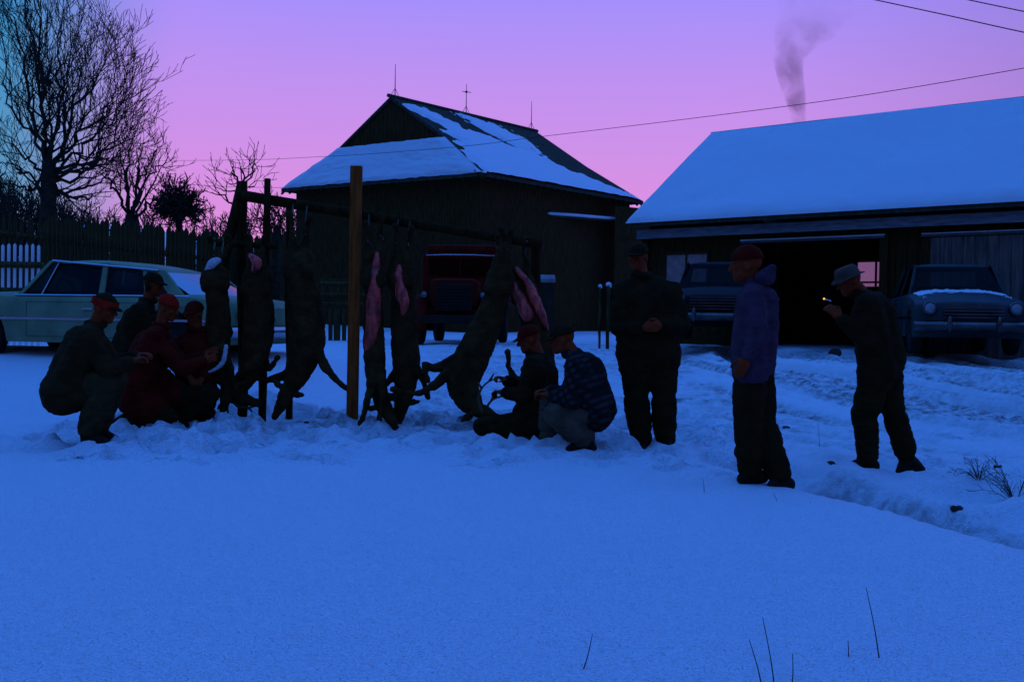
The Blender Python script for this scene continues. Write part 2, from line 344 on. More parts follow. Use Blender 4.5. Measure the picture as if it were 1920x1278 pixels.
# ------------------------------------------------------------------ the barn
def barn():
    th = -.638; C = Vector((-1.065, 38.47, 0)); W, Ln, zr, zg, a, ze = 9.75, 10.59, 9.13, 7.46, .76, 6.0
    e = Vector((math.cos(th), math.sin(th), 0)); n = Vector((-math.sin(th), math.cos(th), 0))
    b = thing('barn', 'large dark wooden barn with gabled hip roof half covered in snow', 'barn', (C.x, C.y, .5))
    Lp = lambda u, v, z: (-e*u + n*v) + Vector((0, 0, z-.5))        # local coordinates of the barn empty
    k = (zr-zg)/(zr-ze); ov = .35
    gl, gr_ = W/2+k*W/2, W/2-k*W/2
    # walls of upright boards, top at the eaves
    def wall(p0, p1, zb, zt, out):
        p0, p1 = Vector(p0), Vector(p1); ln = (p1-p0).length; d = (p1-p0)/ln; nb = int(ln/.27); bw = ln/nb
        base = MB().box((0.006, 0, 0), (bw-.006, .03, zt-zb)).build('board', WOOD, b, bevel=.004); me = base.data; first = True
        for i in range(nb):
            o = base if first else link('board', me, parent=b); first = False
            q = p0+d*(i*bw)+out*(.0+.012*random.random()); q.z = zb-.5
            o.matrix_local = Matrix.Translation(q) @ Matrix((d, out, Vector((0, 0, 1)))).transposed().to_4x4()
            o.scale.z = 1-.008*random.random()
    q0 = Lp(W-ov, ov, 0); q1 = Lp(ov, ov, 0); q2 = Lp(ov, Ln-ov, 0); q3 = Lp(W-ov, Ln-ov, 0)
    wall(q0, q1, .4, ze+.15, -n); wall(q1, q2, .4, ze+.15, e)
    core = MB(); zz = lambda p, z: Vector((p.x, p.y, z-.5))
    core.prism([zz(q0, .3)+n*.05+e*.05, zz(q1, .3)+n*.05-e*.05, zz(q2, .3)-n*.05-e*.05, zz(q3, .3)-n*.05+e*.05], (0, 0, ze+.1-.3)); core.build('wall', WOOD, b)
    # gable: boards cut to the roof slope
    nb = 26; gw = (gl-gr_)
    for i in range(nb):
        u0, u1 = gr_+gw*i/nb+.006, gr_+gw*(i+1)/nb-.006
        h = lambda u: zr-.06-(zr-zg)*abs(u-W/2)/(k*W/2)
        poly = [Lp(u0, a+.10, zg-.05), Lp(u1, a+.10, zg-.05), Lp(u1, a+.10, max(zg-.04, h(u1))), Lp(u0, a+.10, max(zg-.04, h(u0)))]
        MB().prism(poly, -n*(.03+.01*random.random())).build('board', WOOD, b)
    # roof slabs
    roof = MB(); up = Vector((0, 0, .12))
    sl = [Lp(W/2, a, zr), Lp(W/2, Ln-a, zr), Lp(gr_, Ln-a, zg), Lp(0, Ln, ze), Lp(0, 0, ze), Lp(gr_, a, zg)]
    sl2 = [Lp(W/2, a, zr), Lp(W/2, Ln-a, zr), Lp(gl, Ln-a, zg), Lp(W, Ln, ze), Lp(W, 0, ze), Lp(gl, a, zg)]
    roof.prism(sl, -up); roof.prism(sl2, -up)
    roof.prism([Lp(gl, a, zg), Lp(gr_, a, zg), Lp(0, 0, ze), Lp(W, 0, ze)], -up)
    roof.prism([Lp(gl, Ln-a, zg), Lp(gr_, Ln-a, zg), Lp(0, Ln, ze), Lp(W, Ln, ze)], -up)
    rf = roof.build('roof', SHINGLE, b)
    MB().tube([Lp(W/2, a-.12, zr+.02), Lp(W/2, Ln-a+.12, zr+.02)], .07, 8).build('ridge_cap', SHINGLE, rf)
    # rafter tails / eave trim
    tr = MB()
    for i in range(26):
        v = Ln*i/25; tr.box((0, 0, 0), (0, 0, 0)) if False else None
        p = Lp(.32, v, ze-.02+.10); q = Lp(.02, v, ze-.20); tr.tube([p, q], .05, 4)
    for i in range(24):
        u = W*i/23; tr.tube([Lp(u, .32, ze+.04), Lp(u, .02, ze-.20)], .05, 4)
    tr.build('rafter_tails', WOOD, b)
    # snow on the front skirt: whole sheet, drooping a little over the eave
    def Pf(u, v):
        ul = W+(gl-W)*v; ur = 0+gr_*v; uu = ul+(ur-ul)*u
        p = Lp(uu, a*v, ze+(zg-ze)*v); nn = Vector((0, 0, 1))*.35+(-n)*.94; return p, nn.normalized()
    def tf(U, V):
        ed = np.minimum.reduce([U*14+.25, (1-U)*14+.25, V*9+.35, (1-V)*7+.3])
        return .10*np.clip(ed, -.2, 1)*(1+.25*fbm(U*6, V*4, 2)) + .02*noise(U*30, V*16, 5) + .02*noise(U*60, 0*V, 1)*(1-ss(0, .1, V))
    snow_sheet('snow_cover', rf, Pf, 130, 50, tf)
    # snow on the side slope: blown off along ridge and verge
    def Ps(u, v):
        z = ze+(zr-ze)*v; vg = (zg-ze)/(zr-ze); ins = a*min(1, v/vg)
        vv = ins+(Ln-2*ins)*u; p = Lp(W/2*v, vv, z); nn = (e*(zr-ze)+Vector((0, 0, W/2))).normalized(); return p, nn
    def ts(U, V):
        nz = .10*fbm(U*7+2*V, V*9, 3, 4) + .05*noise(U*60, V*12, 7)
        vb = np.interp(U, [0, .05, .25, .5, .75, 1], [.80, .93, .80, .54, .30, .10])
        m1 = vb+nz-V
        verge = (U-.012-.09*np.clip(1-np.abs(V-.62)/.32, 0, 1)+.35*nz)*1.4
        m1 = np.minimum(m1, verge)
        isl = .16-np.hypot((U-.57-.25*(.72-V))*1.05, (V-.74)*.75)+.8*nz*.8
        m = np.maximum(m1, isl*.6)
        m = np.where(V < .12, np.minimum(m, .12+.0*V+.06*noise(U*26, 0*U, 3)+(V+.02)*3), m)
        m = np.minimum(m, (1-U)*1.0+.0)
        return np.clip(m*1.1, -.05, .085)+.012*noise(U*40, V*30, 3)*(m > 0)
    snow_sheet('snow_cover', rf, Ps, 190, 90, ts)
    # little pent roof along the side wall, snow lying on its edge
    p0 = at(985, 399, 41.5); p1 = at(1188, 414, 45.8)
    wl = lambda p: p-b.location
    d = (p1-p0).normalized(); out = e
    q0, q1 = wl(p0), wl(p1); 
    pent = MB().prism([q0, q1, q1-out*.9+Vector((0, 0, .35)), q0-out*.9+Vector((0, 0, .35))], (0, 0, -.08)); pr = pent.build('pent_roof', SHINGLE, b)
    MB().tube([q0+Vector((0, 0, .03)), q0.lerp(q1, .4)+Vector((0, 0, .05)), q1+Vector((0, 0, .03))], [.05, .065, .05], 6).build('snow_edge', SNOW, pr, smooth=True)
    a0, a1 = at(1150, 600, 44.6), at(1262, 600, 46.5); zt0 = at(1180, 389, 45.2).z
    lw = MB().prism([wl(Vector((a0.x, a0.y, .4))), wl(Vector((a1.x, a1.y, .4))), wl(Vector((a1.x, a1.y, zt0))), wl(Vector((a0.x, a0.y, zt0)))], n*.1); lw.build('lean_to_wall', WOOD, b)
    # lightning rods
    for (px, pb, pt, cross) in ((741, 183, 121, 0), (874, 217, 160, 1), (996, 247, 193, 0)):
        f_ = (px-735)/(1001-735); base = Lp(W/2, a+(Ln-2*a)*max(.015, min(.985, f_*.93+.0)), zr)
        wb = base+b.location; Yd = wb.y; # exact pixel column by sliding along ridge
        best = min(np.linspace(0, 1, 400), key=lambda t: abs(((lambda p: 960+F*((p-Vector((0,0,H))).dot(_rt))/((p-Vector((0,0,H))).dot(_fw)))(Lp(W/2, a+(Ln-2*a)*t, zr)+b.location))-px))
        base = Lp(W/2, a+(Ln-2*a)*best, zr); hgt = (pb-pt)/F*(base+b.location).y
        r = thing('lightning_rod', {741: 'tall thin lightning rod on the front peak of the barn roof', 874: 'lightning rod with a small crossbar mid way along the barn ridge', 996: 'thin lightning rod at the far end of the barn ridge'}[px], 'lightning rod', base+b.location, group='lightning rods on the barn ridge')
        MB().tube([(0, 0, -.02), (0, 0, hgt)], [.022, .010], 6).build('rod', METAL, r)
        for s in (-1, 1):
            MB().tube([Vector((0, 0, .34))*1.0, n*(.24*s)+Vector((0, 0, .02))], .010, 5).build('foot', METAL, r)
        if cross:
            MB().tube([n*-.24+Vector((0, 0, hgt*.72)), n*.28+Vector((0, 0, hgt*.76))], .014, 5).build('crossbar', METAL, r)
            MB().ell((0, 0, hgt*.74), .05).build('ball', METAL, r)
    return b
barn()

# ------------------------------------------------------------------ the shed
SH = dict(C=Vector((2.824, 28.595, 0)), th=-.744, ze=3.6, run=3.6, zr=6.17, ln=15.0)
SE = Vector((math.cos(SH['th']), math.sin(SH['th']), 0)); SN = Vector((-math.sin(SH['th']), math.cos(SH['th']), 0))
def shed_u(px, v=0.0):                              # distance along the front for a picture column
    k = (px-960)/F; c = SH['C']+SN*v
    return (k*c.y-c.x)/(SE.x-k*SE.y)
def shed_z(px, py, v=0.0):
    c = SH['C']+SN*v+SE*shed_u(px, v); return at(px, py, c.y).z
def shed():
    C, ze, zr, run, ln = SH['C'], SH['ze'], SH['zr'], SH['run'], SH['ln']
    b = thing('machine_shed', 'long low dark wooden shed with a snow covered roof at right', 'shed', (C.x, C.y, .55))
    Lp = lambda u, v, z: SE*u+SN*v+Vector((0, 0, z-.55))
    FR = .55; zt = ze-.42                             # front wall set back under the eave
    base = None
    def board(u0, u1, z0, z1, v, m=WOOD, t=.03):
        MB().box((0, 0, 0), (u1-u0-.012, t, z1-z0)).build('board', m, b, bevel=.004).matrix_local = Matrix.Translation(Lp(u0+.006, v-.012*random.random(), z0)) @ Matrix((SE, SN, Vector((0, 0, 1)))).transposed().to_4x4()
    def boards(u0, u1, z0, z1, v, m=WOOD):
        n = max(1, int(round((u1-u0)/.26)))
        for i in range(n): board(u0+(u1-u0)*i/n, u0+(u1-u0)*(i+1)/n, z0, z1, v, m)
    uA = shed_u(1398, FR); uB = shed_u(1656, FR); uC = shed_u(1738, FR)
    zl = shed_z(1399, 455, FR)-.02
    boards(.25, uA, .4, zt+.2, FR); boards(uB, uC, .4, zt+.2, FR)
    boards(uA, uB, zl, zt+.2, FR)
    boards(uC+2.9, ln, .4, zt+.2, FR); boards(uC, uC+2.9, 3.02, zt+.2, FR)
    for u, nm in ((.2, 0), (uA-.02, 0), (uB+.02, 0), (uC, 0)):
        MB().box((-.09, -.10, 0), (.09, .10, zt-.3)).build('post', WOOD, b, bevel=.008).matrix_local = Matrix.Translation(Lp(u, FR-.02, .4)) @ Matrix((SE, SN, Vector((0, 0, 1)))).transposed().to_4x4()
    # door track with a thin line of snow, sliding door of paler boards on the right
    tr = MB().prism([Lp(uA-.1, FR-.16, zl), Lp(uB+.05, FR-.16, zl), Lp(uB+.05, FR-.02, zl), Lp(uA-.1, FR-.02, zl)], (0, 0, .05)).build('door_track', METAL, b)
    MB().prism([Lp(uA-.1, FR-.155, zl+.054), Lp(uB+.05, FR-.155, zl+.054), Lp(uB+.05, FR-.03, zl+.054), Lp(uA-.1, FR-.03, zl+.054)], (0, 0, .03)).build('snow_line', SNOW, tr)
    tr = MB().prism([Lp(uC-.1, FR-.16, 2.98), Lp(uC+5, FR-.16, 2.98), Lp(uC+5, FR-.04, 2.98), Lp(uC-.1, FR-.04, 2.98)], (0, 0, .05)).build('door_track', METAL, b)
    MB().prism([Lp(uC-.1, FR-.155, 3.034), Lp(uC+5, FR-.155, 3.034), Lp(uC+5, FR-.05, 3.034), Lp(uC-.1, FR-.05, 3.034)], (0, 0, .02)).build('snow_line', SNOW, tr)
    PW = mat('worn_pale_door', (.13, .095, .075), .9, var=.4, scale=3, stretch=(5, 5, .6))
    dr = MB().prism([Lp(uC+.03, FR-.06, .5), Lp(uC+2.9, FR-.06, .5), Lp(uC+2.9, FR-.06, 2.97), Lp(uC+.03, FR-.06, 2.97)], -SN*.04).build('sliding_door', PW, b)
    for i in range(12):
        u = uC+.05+i*.238; MB().prism([Lp(u, FR-.102, .5), Lp(u+.222, FR-.102, .5), Lp(u+.222, FR-.102, 2.96), Lp(u, FR-.102, 2.96)], -SN*.015).build('plank', PW, dr)
    # pale panel on the left part of the front
    u0, u1 = shed_u(1250, FR), shed_u(1326, FR); z1 = shed_z(1288, 477, FR); z0 = z1-1.15
    pn = MB().prism([Lp(u0, FR-.03, z0), Lp(u1, FR-.03, z0), Lp(u1, FR-.03, z1), Lp(u0, FR-.03, z1)], -SN*.03).build('window_panel', PALE, b)
    fr = MB()
    for (a0, a1, c0, c1) in ((u0-.06, u1+.06, z1, z1+.07), (u0-.06, u0, z0, z1), (u1, u1+.06, z0, z1), ((u0+u1)/2-.02, (u0+u1)/2+.02, z0, z1)):
        fr.prism([Lp(a0, FR-.07, c0), Lp(a1, FR-.07, c0), Lp(a1, FR-.07, c1), Lp(a0, FR-.07, c1)], -SN*.02)
    fr.build('frame', WOOD, pn)
    # back wall with the small window the afterglow shows through
    D = 2*run-.4
    w0, w1 = shed_u(1604, D), shed_u(1668, D); wz1 = shed_z(1632, 491, D); wz0 = shed_z(1632, 537, D)
    boards(.2, w0, .4, 3.7, D); boards(w1, ln, .4, 3.7, D); boards(w0, w1, .4, wz0, D); boards(w0, w1, wz1, 3.7, D)
    bk = MB()
    for (a0, a1, c0, c1) in ((.2, w0, .4, 3.72), (w1, ln, .4, 3.72), (w0, w1, .4, wz0), (w0, w1, wz1, 3.72)): bk.prism([Lp(a0, D+.04, c0), Lp(a1, D+.04, c0), Lp(a1, D+.04, c1), Lp(a0, D+.04, c1)], SN*.02)
    bk.build('back_wall', WOOD, b)
    wf = MB()
    for px, hw in ((1640, .022), (1647.5, .015)):
        uu = shed_u(px, D); wf.prism([Lp(uu-hw, D-.03, wz0), Lp(uu+hw, D-.03, wz0), Lp(uu+hw, D-.03, wz1), Lp(uu-hw, D-.03, wz1)], SN*.05)
    zq = shed_z(1632, 529, D); wf.prism([Lp(w0, D-.035, zq-.025), Lp(w1, D-.035, zq-.025), Lp(w1, D-.035, zq+.025), Lp(w0, D-.035, zq+.025)], SN*.05)
    wdw = wf.build('window_frame', WOOD, b)
    MB().prism([Lp(w0, D+.045, wz0), Lp(w1, D+.045, wz0), Lp(w1, D+.045, wz1), Lp(w0, D+.045, wz1)], SN*.006).build('pane', GLASS, wdw)
    # end walls
    for u in (.22, ln-.25):
        mb = MB().prism([Lp(u, FR+.05, .4), Lp(u, D-.05, .4), Lp(u, D-.05, 3.4), Lp(u, run, zr-.25), Lp(u, FR+.05, 3.5)], SE*.05); mb.build('end_wall', WOOD, b)
    # roof slabs, fascia
    roof = MB(); up = Vector((0, 0, -.14))
    roof.prism([Lp(-.0, 0, ze), Lp(ln, 0, ze), Lp(ln, run, zr), Lp(0, run, zr)], up)
    roof.prism([Lp(-.0, 2*run, ze), Lp(ln, 2*run, ze), Lp(ln, run, zr), Lp(0, run, zr)], up)
    rf = roof.build('roof', SHINGLE, b)
    GF = mat('grey_fascia', (.17, .16, .16), .8, var=.3, scale=3, stretch=(1, 1, 6))
    MB().prism([Lp(.1, .22, ze-.20), Lp(ln, .22, ze-.20), Lp(ln, .22, ze-.42), Lp(.1, .22, ze-.42)], SN*.04).build('fascia_board', GF, b)
    MB().prism([Lp(.1, .26, ze-.42), Lp(ln, .26, ze-.42), Lp(ln, FR, ze-.42), Lp(.1, FR, ze-.42)], (0, 0, .03)).build('soffit', WOOD, b)
    nn = (-SN*(zr-ze)+Vector((0, 0, run))).normalized()
    def P(u, v): return Lp(-.06+(ln+.1)*u, -.05+(run+.08)*v, ze-.03+(zr-ze+.05)*v), nn
    def T(U, V):
        ed = np.minimum.reduce([U*60, V*14, (1-V)*20+.4])
        return .13*np.sqrt(np.clip(ed, 0, 1)) - .02 + (.030*fbm(U*11, V*3, 2) + .010*noise(U*60, V*18, 3) + .03*noise(U*46, V*2, 6)*(1-ss(0, .2, V)))*np.clip(ed, 0, 1)
    snow_sheet('snow_cover', rf, P, 220, 60, T)
    n2 = (SN*(zr-ze)+Vector((0, 0, run))).normalized()
    MB().prism([Lp(0, run+.02, zr+.09), Lp(ln, run+.02, zr+.09), Lp(ln, 2*run, ze+.09), Lp(0, 2*run, ze+.09)], (0, 0, -.07)).build('snow_cover', SNOW, rf)
    # stove pipe on the rear slope
    us = shed_u(1497, run+.9); p = Lp(us, run+.9, zr-.75)
    MB().tube([p, p+Vector((0, 0, .72))], .11, 10).build('stove_pipe', METAL, rf)
    return C+SE*us+SN*(run+.9)+Vector((0, 0, zr+.0))
PIPE = shed()

# ------------------------------------------------------------------ smoke
def smoke():
    Yp = PIPE.y; pts = []; rad = []
    for px, py, r in ((1497, 246, 12), (1496, 215, 15), (1491, 180, 20), (1481, 140, 25), (1478, 105, 29), (1492, 70, 44), (1515, 35, 62), (1540, -20, 85)):
        pts.append(at(px, py, Yp)); rad.append(r/F*Yp)
    P2 = []; R2 = []
    for i in range(len(pts)-1):
        for k in range(5): t = k/5; P2.append(pts[i].lerp(pts[i+1], t)); R2.append(rad[i]*(1-t)+rad[i+1]*t)
    me = MB().tube(P2, R2, 16)
    m = bpy.data.materials.new('smoke'); m.use_nodes = True; t = m.node_tree; n = t.nodes; l = t.links
    n.remove(n['Principled BSDF']); out = n['Material Output']
    pv = n.new('ShaderNodeVolumePrincipled'); pv.inputs['Color'].default_value = (.10, .09, .10, 1)
    c = n.new('ShaderNodeTexCoord'); nz = n.new('ShaderNodeTexNoise'); nz.inputs['Scale'].default_value = 1.5; nz.inputs['Detail'].default_value = 5; nz.inputs['Distortion'].default_value = .6
    l.new(c.outputs['Object'], nz.inputs['Vector'])
    mr = n.new('ShaderNodeMapRange'); mr.inputs[1].default_value = .42; mr.inputs[2].default_value = .72; l.new(nz.outputs['Fac'], mr.inputs[0])
    sx = n.new('ShaderNodeSeparateXYZ'); l.new(c.outputs['Object'], sx.inputs[0])
    z0, z1 = pts[0].z, pts[-1].z
    rp = n.new('ShaderNodeMapRange'); rp.inputs[1].default_value = pts[3].z; rp.inputs[2].default_value = pts[6].z; rp.inputs[3].default_value = 1.0; rp.inputs[4].default_value = .05; l.new(sx.outputs[2], rp.inputs[0])
    mu = n.new('ShaderNodeMath'); mu.operation = 'MULTIPLY'; l.new(mr.outputs[0], mu.inputs[0]); l.new(rp.outputs[0], mu.inputs[1])
    m2 = n.new('ShaderNodeMath'); m2.operation = 'MULTIPLY'; l.new(mu.outputs[0], m2.inputs[0]); m2.inputs[1].default_value = 2.1; l.new(m2.outputs[0], pv.inputs['Density'])
    l.new(pv.outputs[0], out.inputs['Volume'])
    o = me.build('chimney_smoke', m, smooth=True, kind='stuff'); tag(o, 'thin dark smoke rising from behind the shed roof', 'smoke')
smoke()

# ------------------------------------------------------------------ bare trees
def rnd_perp(d, rg):
    v = Vector((rg.gauss(0, 1), rg.gauss(0, 1), rg.gauss(0, 1))); v -= d*v.dot(d); return v.normalized()
def grow(mb, pts, r0, r1, rg, level, dens, lens, twig_r, up):
    """children along a limb, each a bent tapering tube"""
    cum = [0]
    for i in range(len(pts)-1): cum.append(cum[-1]+(pts[i+1]-pts[i]).length)
    tot = cum[-1]; n = max(2, int(tot*dens[level]))
    for k in range(n):
        t = (.15+.85*(k+rg.random())/n); s = t*tot; i = 0
        while i < len(pts)-2 and cum[i+1] < s: i += 1
        f = min(1, (s-cum[i])/max(1e-6, cum[i+1]-cum[i])); p = pts[i].lerp(pts[i+1], f); d = (pts[i+1]-pts[i]).normalized()
        rr = (r0+(r1-r0)*t)*.62; ang = R(rg.uniform(24, 52)); q = rnd_perp(d, rg)
        if up: q = (q+Vector((0, 0, .30))).normalized()
        nd = (d*math.cos(ang)+q*math.sin(ang)).normalized(); ln = lens[level]*rg.uniform(.55, 1.15)*(1-.35*t)
        cp = [p]; ns = 4 if level < len(dens)-1 else 3
        for j in range(ns):
            nd = (nd+rnd_perp(nd, rg)*.16+Vector((0, 0, .10*up))).normalized(); cp.append(cp[-1]+nd*ln/ns)
        a = max(rr, twig_r); b = twig_r
        mb.tube(cp, [a+(b-a)*j/ns for j in range(ns+1)], 4 if level == 0 else 3, caps=False)
        if level+1 < len(dens): grow(mb, cp, a, b, rg, level+1, dens, lens, twig_r, up)
def smooth_pts(pts, n=4):
    out = []
    for i in range(len(pts)-1):
        p0 = pts[max(0, i-1)]; p1 = pts[i]; p2 = pts[i+1]; p3 = pts[min(len(pts)-1, i+2)]
        for k in range(n):
            t = k/n; out.append(.5*((2*p1)+(p2-p0)*t+(2*p0-5*p1+4*p2-p3)*t*t+(3*p1-p0-3*p2+p3)*t**3))
    return out+[pts[-1]]
def limb_tree(name, label, Y, trunk, rt, limbs, dens, lens, twig, seed, depth=2.2, up=1.0):
    rg = random.Random(seed)
    base = at(trunk[0][0], trunk[0][1], Y); base.z = gz(base.x, Y)-.1
    t = thing(name, label, 'tree', base)
    tp = [base]+[at(px, py, Y) for px, py in trunk[1:]]
    tm = MB().tube([p-base for p in tp], rt, 10); tm.build('trunk', BARK, t, smooth=True)
    mb = MB()
    for lm in limbs:
        dd = rg.uniform(-depth, depth); k = len(lm)-1
        pts = smooth_pts([at(px+(rg.uniform(-9, 9) if 0 < i else 0), py+(rg.uniform(-9, 9) if 0 < i else 0), Y+dd*(i/k)) for i, (px, py) in enumerate(lm)], 5)
        pts = [p if i == 0 else p+Vector((rg.gauss(0, .06), rg.gauss(0, .06), rg.gauss(0, .06))) for i, p in enumerate(pts)]
        n = len(pts); ra = rt[-1]*rg.uniform(.22, .38); mb.tube(pts, [ra*(1-.85*i/(n-1)) for i in range(n)], 6, caps=False)
        grow(mb, pts, ra, ra*.15, rg, 0, dens, lens, twig, up)
    mb.v = [tuple(Vector(v)-base) for v in mb.v]
    mb.build('crown', BARK, t, fixn=False)
    return t
limb_tree('bare_tree', 'tall spreading bare tree with a bird nest behind the fence at left', 30, [(90, 480), (90, 400), (91, 345), (92, 300)], [.25, .20, .19, .17],
    [[(92,310),(78,210),(72,100),(68,-30)], [(94,300),(116,220),(124,120),(130,10)], [(90,300),(86,240),(97,150),(89,10)], [(96,315),(144,262),(180,160),(207,66)],
     [(96,320),(147,275),(197,235),(239,196)], [(95,335),(151,322),(204,300),(244,262)], [(94,352),(136,352),(182,340),(216,318)], [(87,310),(56,262),(25,190),(-1,110)],
     [(87,325),(52,300),(18,262),(-8,240)], [(86,345),(52,325),(22,318),(-8,300)], [(89,305),(59,205),(39,100),(24,10)], [(94,300),(133,205),(157,120),(166,50)],
     [(93,300),(106,180),(107,80),(112,-30)], [(90,360),(121,372),(159,372),(185,362)], [(86,355),(60,352),(30,345),(7,350)], [(90,302),(68,150),(49,40),(42,-40)], [(97,325),(166,300),(212,250),(229,150)], [(95,330),(159,290),(212,215),(236,170)], [(95,318),(136,240),(174,170),(193,120)], [(94,345),(159,335),(208,285),(235,235)], [(96,318),(155,250),(201,200),(221,120)]],
    [2.3, 3.1, 3.6, 3.0], [1.6, 1.1, .70, .4], .0062, 3, 2.6)
limb_tree('bare_tree', 'slender several stemmed bare tree right of the tallest tree', 33, [(250, 455), (248, 425), (246, 402)], [.30, .22, .16],
    [[(246,405),(236,350),(230,290),(226,250)], [(248,405),(250,350),(256,290),(262,262)], [(250,405),(272,360),(296,310),(308,270)], [(244,405),(222,360),(208,330),(198,300)],
     [(252,405),(280,370),(308,330),(324,300)], [(247,405),(244,340),(240,280),(250,236)], [(250,400),(264,340),(278,290),(284,250)], [(252,410),(276,390),(300,372),(318,352)]],
    [2.6, 4.2, 5.0], [.8, .55, .34], .007, 11, 1.8)
limb_tree('bare_tree', 'small pollarded bare tree with upright twigs behind the hanging rack', 34, [(446, 470), (450, 400), (453, 345)], [.18, .13, .12],
    [[(453,345),(450,322),(447,298)], [(453,345),(440,318),(428,300)], [(453,345),(462,318),(470,298)], [(454,345),(474,325),(490,308)], [(452,350),(430,338),(418,318)], [(452,362),(420,350),(398,336)], [(455,350),(480,345),(500,338)], [(450,385),(420,372),(394,352)]],
    [3.2, 3.0], [.9, .45], .008, 5, .6)
limb_tree('bare_tree', 'twiggy bare tree in front of the left end of the barn', 34.5, [(520, 470), (520, 440), (518, 425)], [.14, .12, .10],
    [[(518,425),(508,405),(500,385)], [(518,425),(522,400),(526,384)], [(518,425),(492,415),(476,396)], [(519,428),(536,412),(546,396)], [(517,430),(498,432),(480,425)], [(520,430),(536,428),(548,420)]],
    [6, 6, 6], [.6, .4, .25], .009, 8, .6)
def dense_tree():
    Y = 42; rg = random.Random(21); b = at(336, 470, Y); b.z = gz(b.x, Y)-.1
    t = thing('bushy_tree', 'round bushy dark tree standing behind the fence', 'tree', b)
    top = at(336, 415, Y); MB().tube([Vector((0, 0, 0)), top-b], [.16, .12], 8).build('trunk', BARK, t, smooth=True)
    mb = MB(); c = at(334, 388, Y); rx = 56/F*Y; rz = 52/F*Y
    for i in range(90):
        while True:
            q = Vector((rg.uniform(-1, 1), rg.uniform(-1, 1), rg.uniform(-.75, 1)))
            if q.length < 1 and q.length > .5: break
        e_ = c+Vector((q.x*rx, q.y*rx, q.z*rz)); m_ = top.lerp(e_, .5)+Vector((0, 0, .25)); pts = smooth_pts([top, m_, e_], 3)
        mb.tube(pts, [.06-.05*k/(len(pts)-1) for k in range(len(pts))], 4, caps=False); grow(mb, pts, .05, .01, rg, 0, [5.5, 7, 6], [.50, .34, .22], .013, .4)
    mb.v = [tuple(Vector(v)-b) for v in mb.v]; mb.build('crown', BARK, t, fixn=False)
dense_tree()
def thicket():
    rg = random.Random(4); mb = MB()
    for i in range(150):
        px = rg.uniform(-140, 175); top = 345+.35*max(0, px)+rg.uniform(-12, 40); Y = rg.uniform(44, 60)
        p = at(px, 470, Y); p.z = gz(p.x, Y)-.1; q = at(px+rg.uniform(-12, 12), top, Y); pts = smooth_pts([p, p.lerp(q, .5)+Vector((rg.uniform(-.3, .3), 0, 0)), q], 3)
        mb.tube(pts, [.05-.04*k/(len(pts)-1) for k in range(len(pts))], 4, caps=False); grow(mb, pts, .05, .012, rg, 0, [4.5, 4.5], [1.1, .6], .014, .6)
    for i in range(60):
        px = rg.uniform(165, 560); top = 405+rg.uniform(-8, 30); Y = rg.uniform(56, 70)
        p = at(px, 470, Y); p.z = gz(p.x, Y)-.1; q = at(px+rg.uniform(-8, 8), top, Y); pts = smooth_pts([p, p.lerp(q, .5)+Vector((rg.uniform(-.3, .3), 0, 0)), q], 3)
        mb.tube(pts, [.05-.04*k/(len(pts)-1) for k in range(len(pts))], 4, caps=False); grow(mb, pts, .05, .012, rg, 0, [4.5, 4.5], [1.0, .6], .016, .6)
    o = mb.build('thicket', BARK, kind='stuff', fixn=False); tag(o, 'tangled dark thicket of bare brush on the hillside behind the fence', 'thicket')
thicket()
def nest():
    rg = random.Random(9); c = at(92, 153, 29.6); mb = MB()
    for i in range(90):
        a = rg.uniform(0, 6.28); r = rg.uniform(.05, .11); z = rg.uniform(-.09, .06); d = rg.uniform(.3, .7)
        mb.tube([Vector((r*math.cos(a+k*d), r*math.sin(a+k*d), z+.02*k)) for k in (0, .5, 1)], .008, 3)
    mb.ell((0, 0, -.02), (.09, .09, .08)); o = mb.build('bird_nest', BARK); o.location = c; tag(o, 'dark bird nest high in the tallest bare tree', 'nest')
nest()

# ------------------------------------------------------------------ paling fence behind the pale car
def fence():
    A = Vector((-10.6, 21.6, 0)); B = Vector((-8.2, 36.0, 0)); P = lambda t: A.lerp(B, t)
    def u_at(px):                                    # parameter along the fence for a picture column
        k = (px-960)/F; d = B-A; return (k*A.y-A.x)/(d.x-k*d.y)
    t = thing('paling_fence', 'tall dark paling fence of uneven pointed boards behind the pale car', 'fence', A)
    d = (B-A).normalized(); nrm = Vector((d.y, -d.x, 0))
    rg = random.Random(2)
    px = -60.0; mset = []
    def pal(w_, h_):
        return MB().prism([Vector((-w_/2, 0, 0)), Vector((w_/2, 0, 0)), Vector((w_/2, 0, h_-.10)), Vector((w_*.1, 0, h_)), Vector((-w_*.12, 0, h_-.01)), Vector((-w_/2, 0, h_-.12))], (0, .025, 0))
    while px < 545:
        u = u_at(px); p = P(u); stp = 11.0 if px < 75 else 8.2
        top = np.interp(px, [-60, 160, 430, 545], [398, 410, 436, 442])+rg.uniform(-6, 8); pt = at(px, top, p.y)
        zb = gz(p.x, p.y)-.05; hgt = pt.z-zb; wpx = 5.5 if px < 75 else 9.6
        wd_ = wpx/F*p.y
        o = pal(wd_, hgt).build('paling', WOODG, t)
        o.location = p+Vector((0, 0, zb))-A; o.rotation_euler = (rg.uniform(-.02, .02), rg.uniform(-.012, .012), -.15)
        px += stp
    u0, u1 = u_at(-60), u_at(548)
    for py0, py1 in ((494, 505), (428, 436)):
        a = at(-60, py0, P(u0).y); b = at(548, py0+ (545-60)*.0146, P(u1).y)
        z = .0
        a.x, b.x = P(u0).x, P(u1).x
        za = a.z; b.z = za
        MB().tube([a+nrm*-.05-A, b+nrm*-.05-A], .06, 4).build('rail', WOODG, t)
fence()
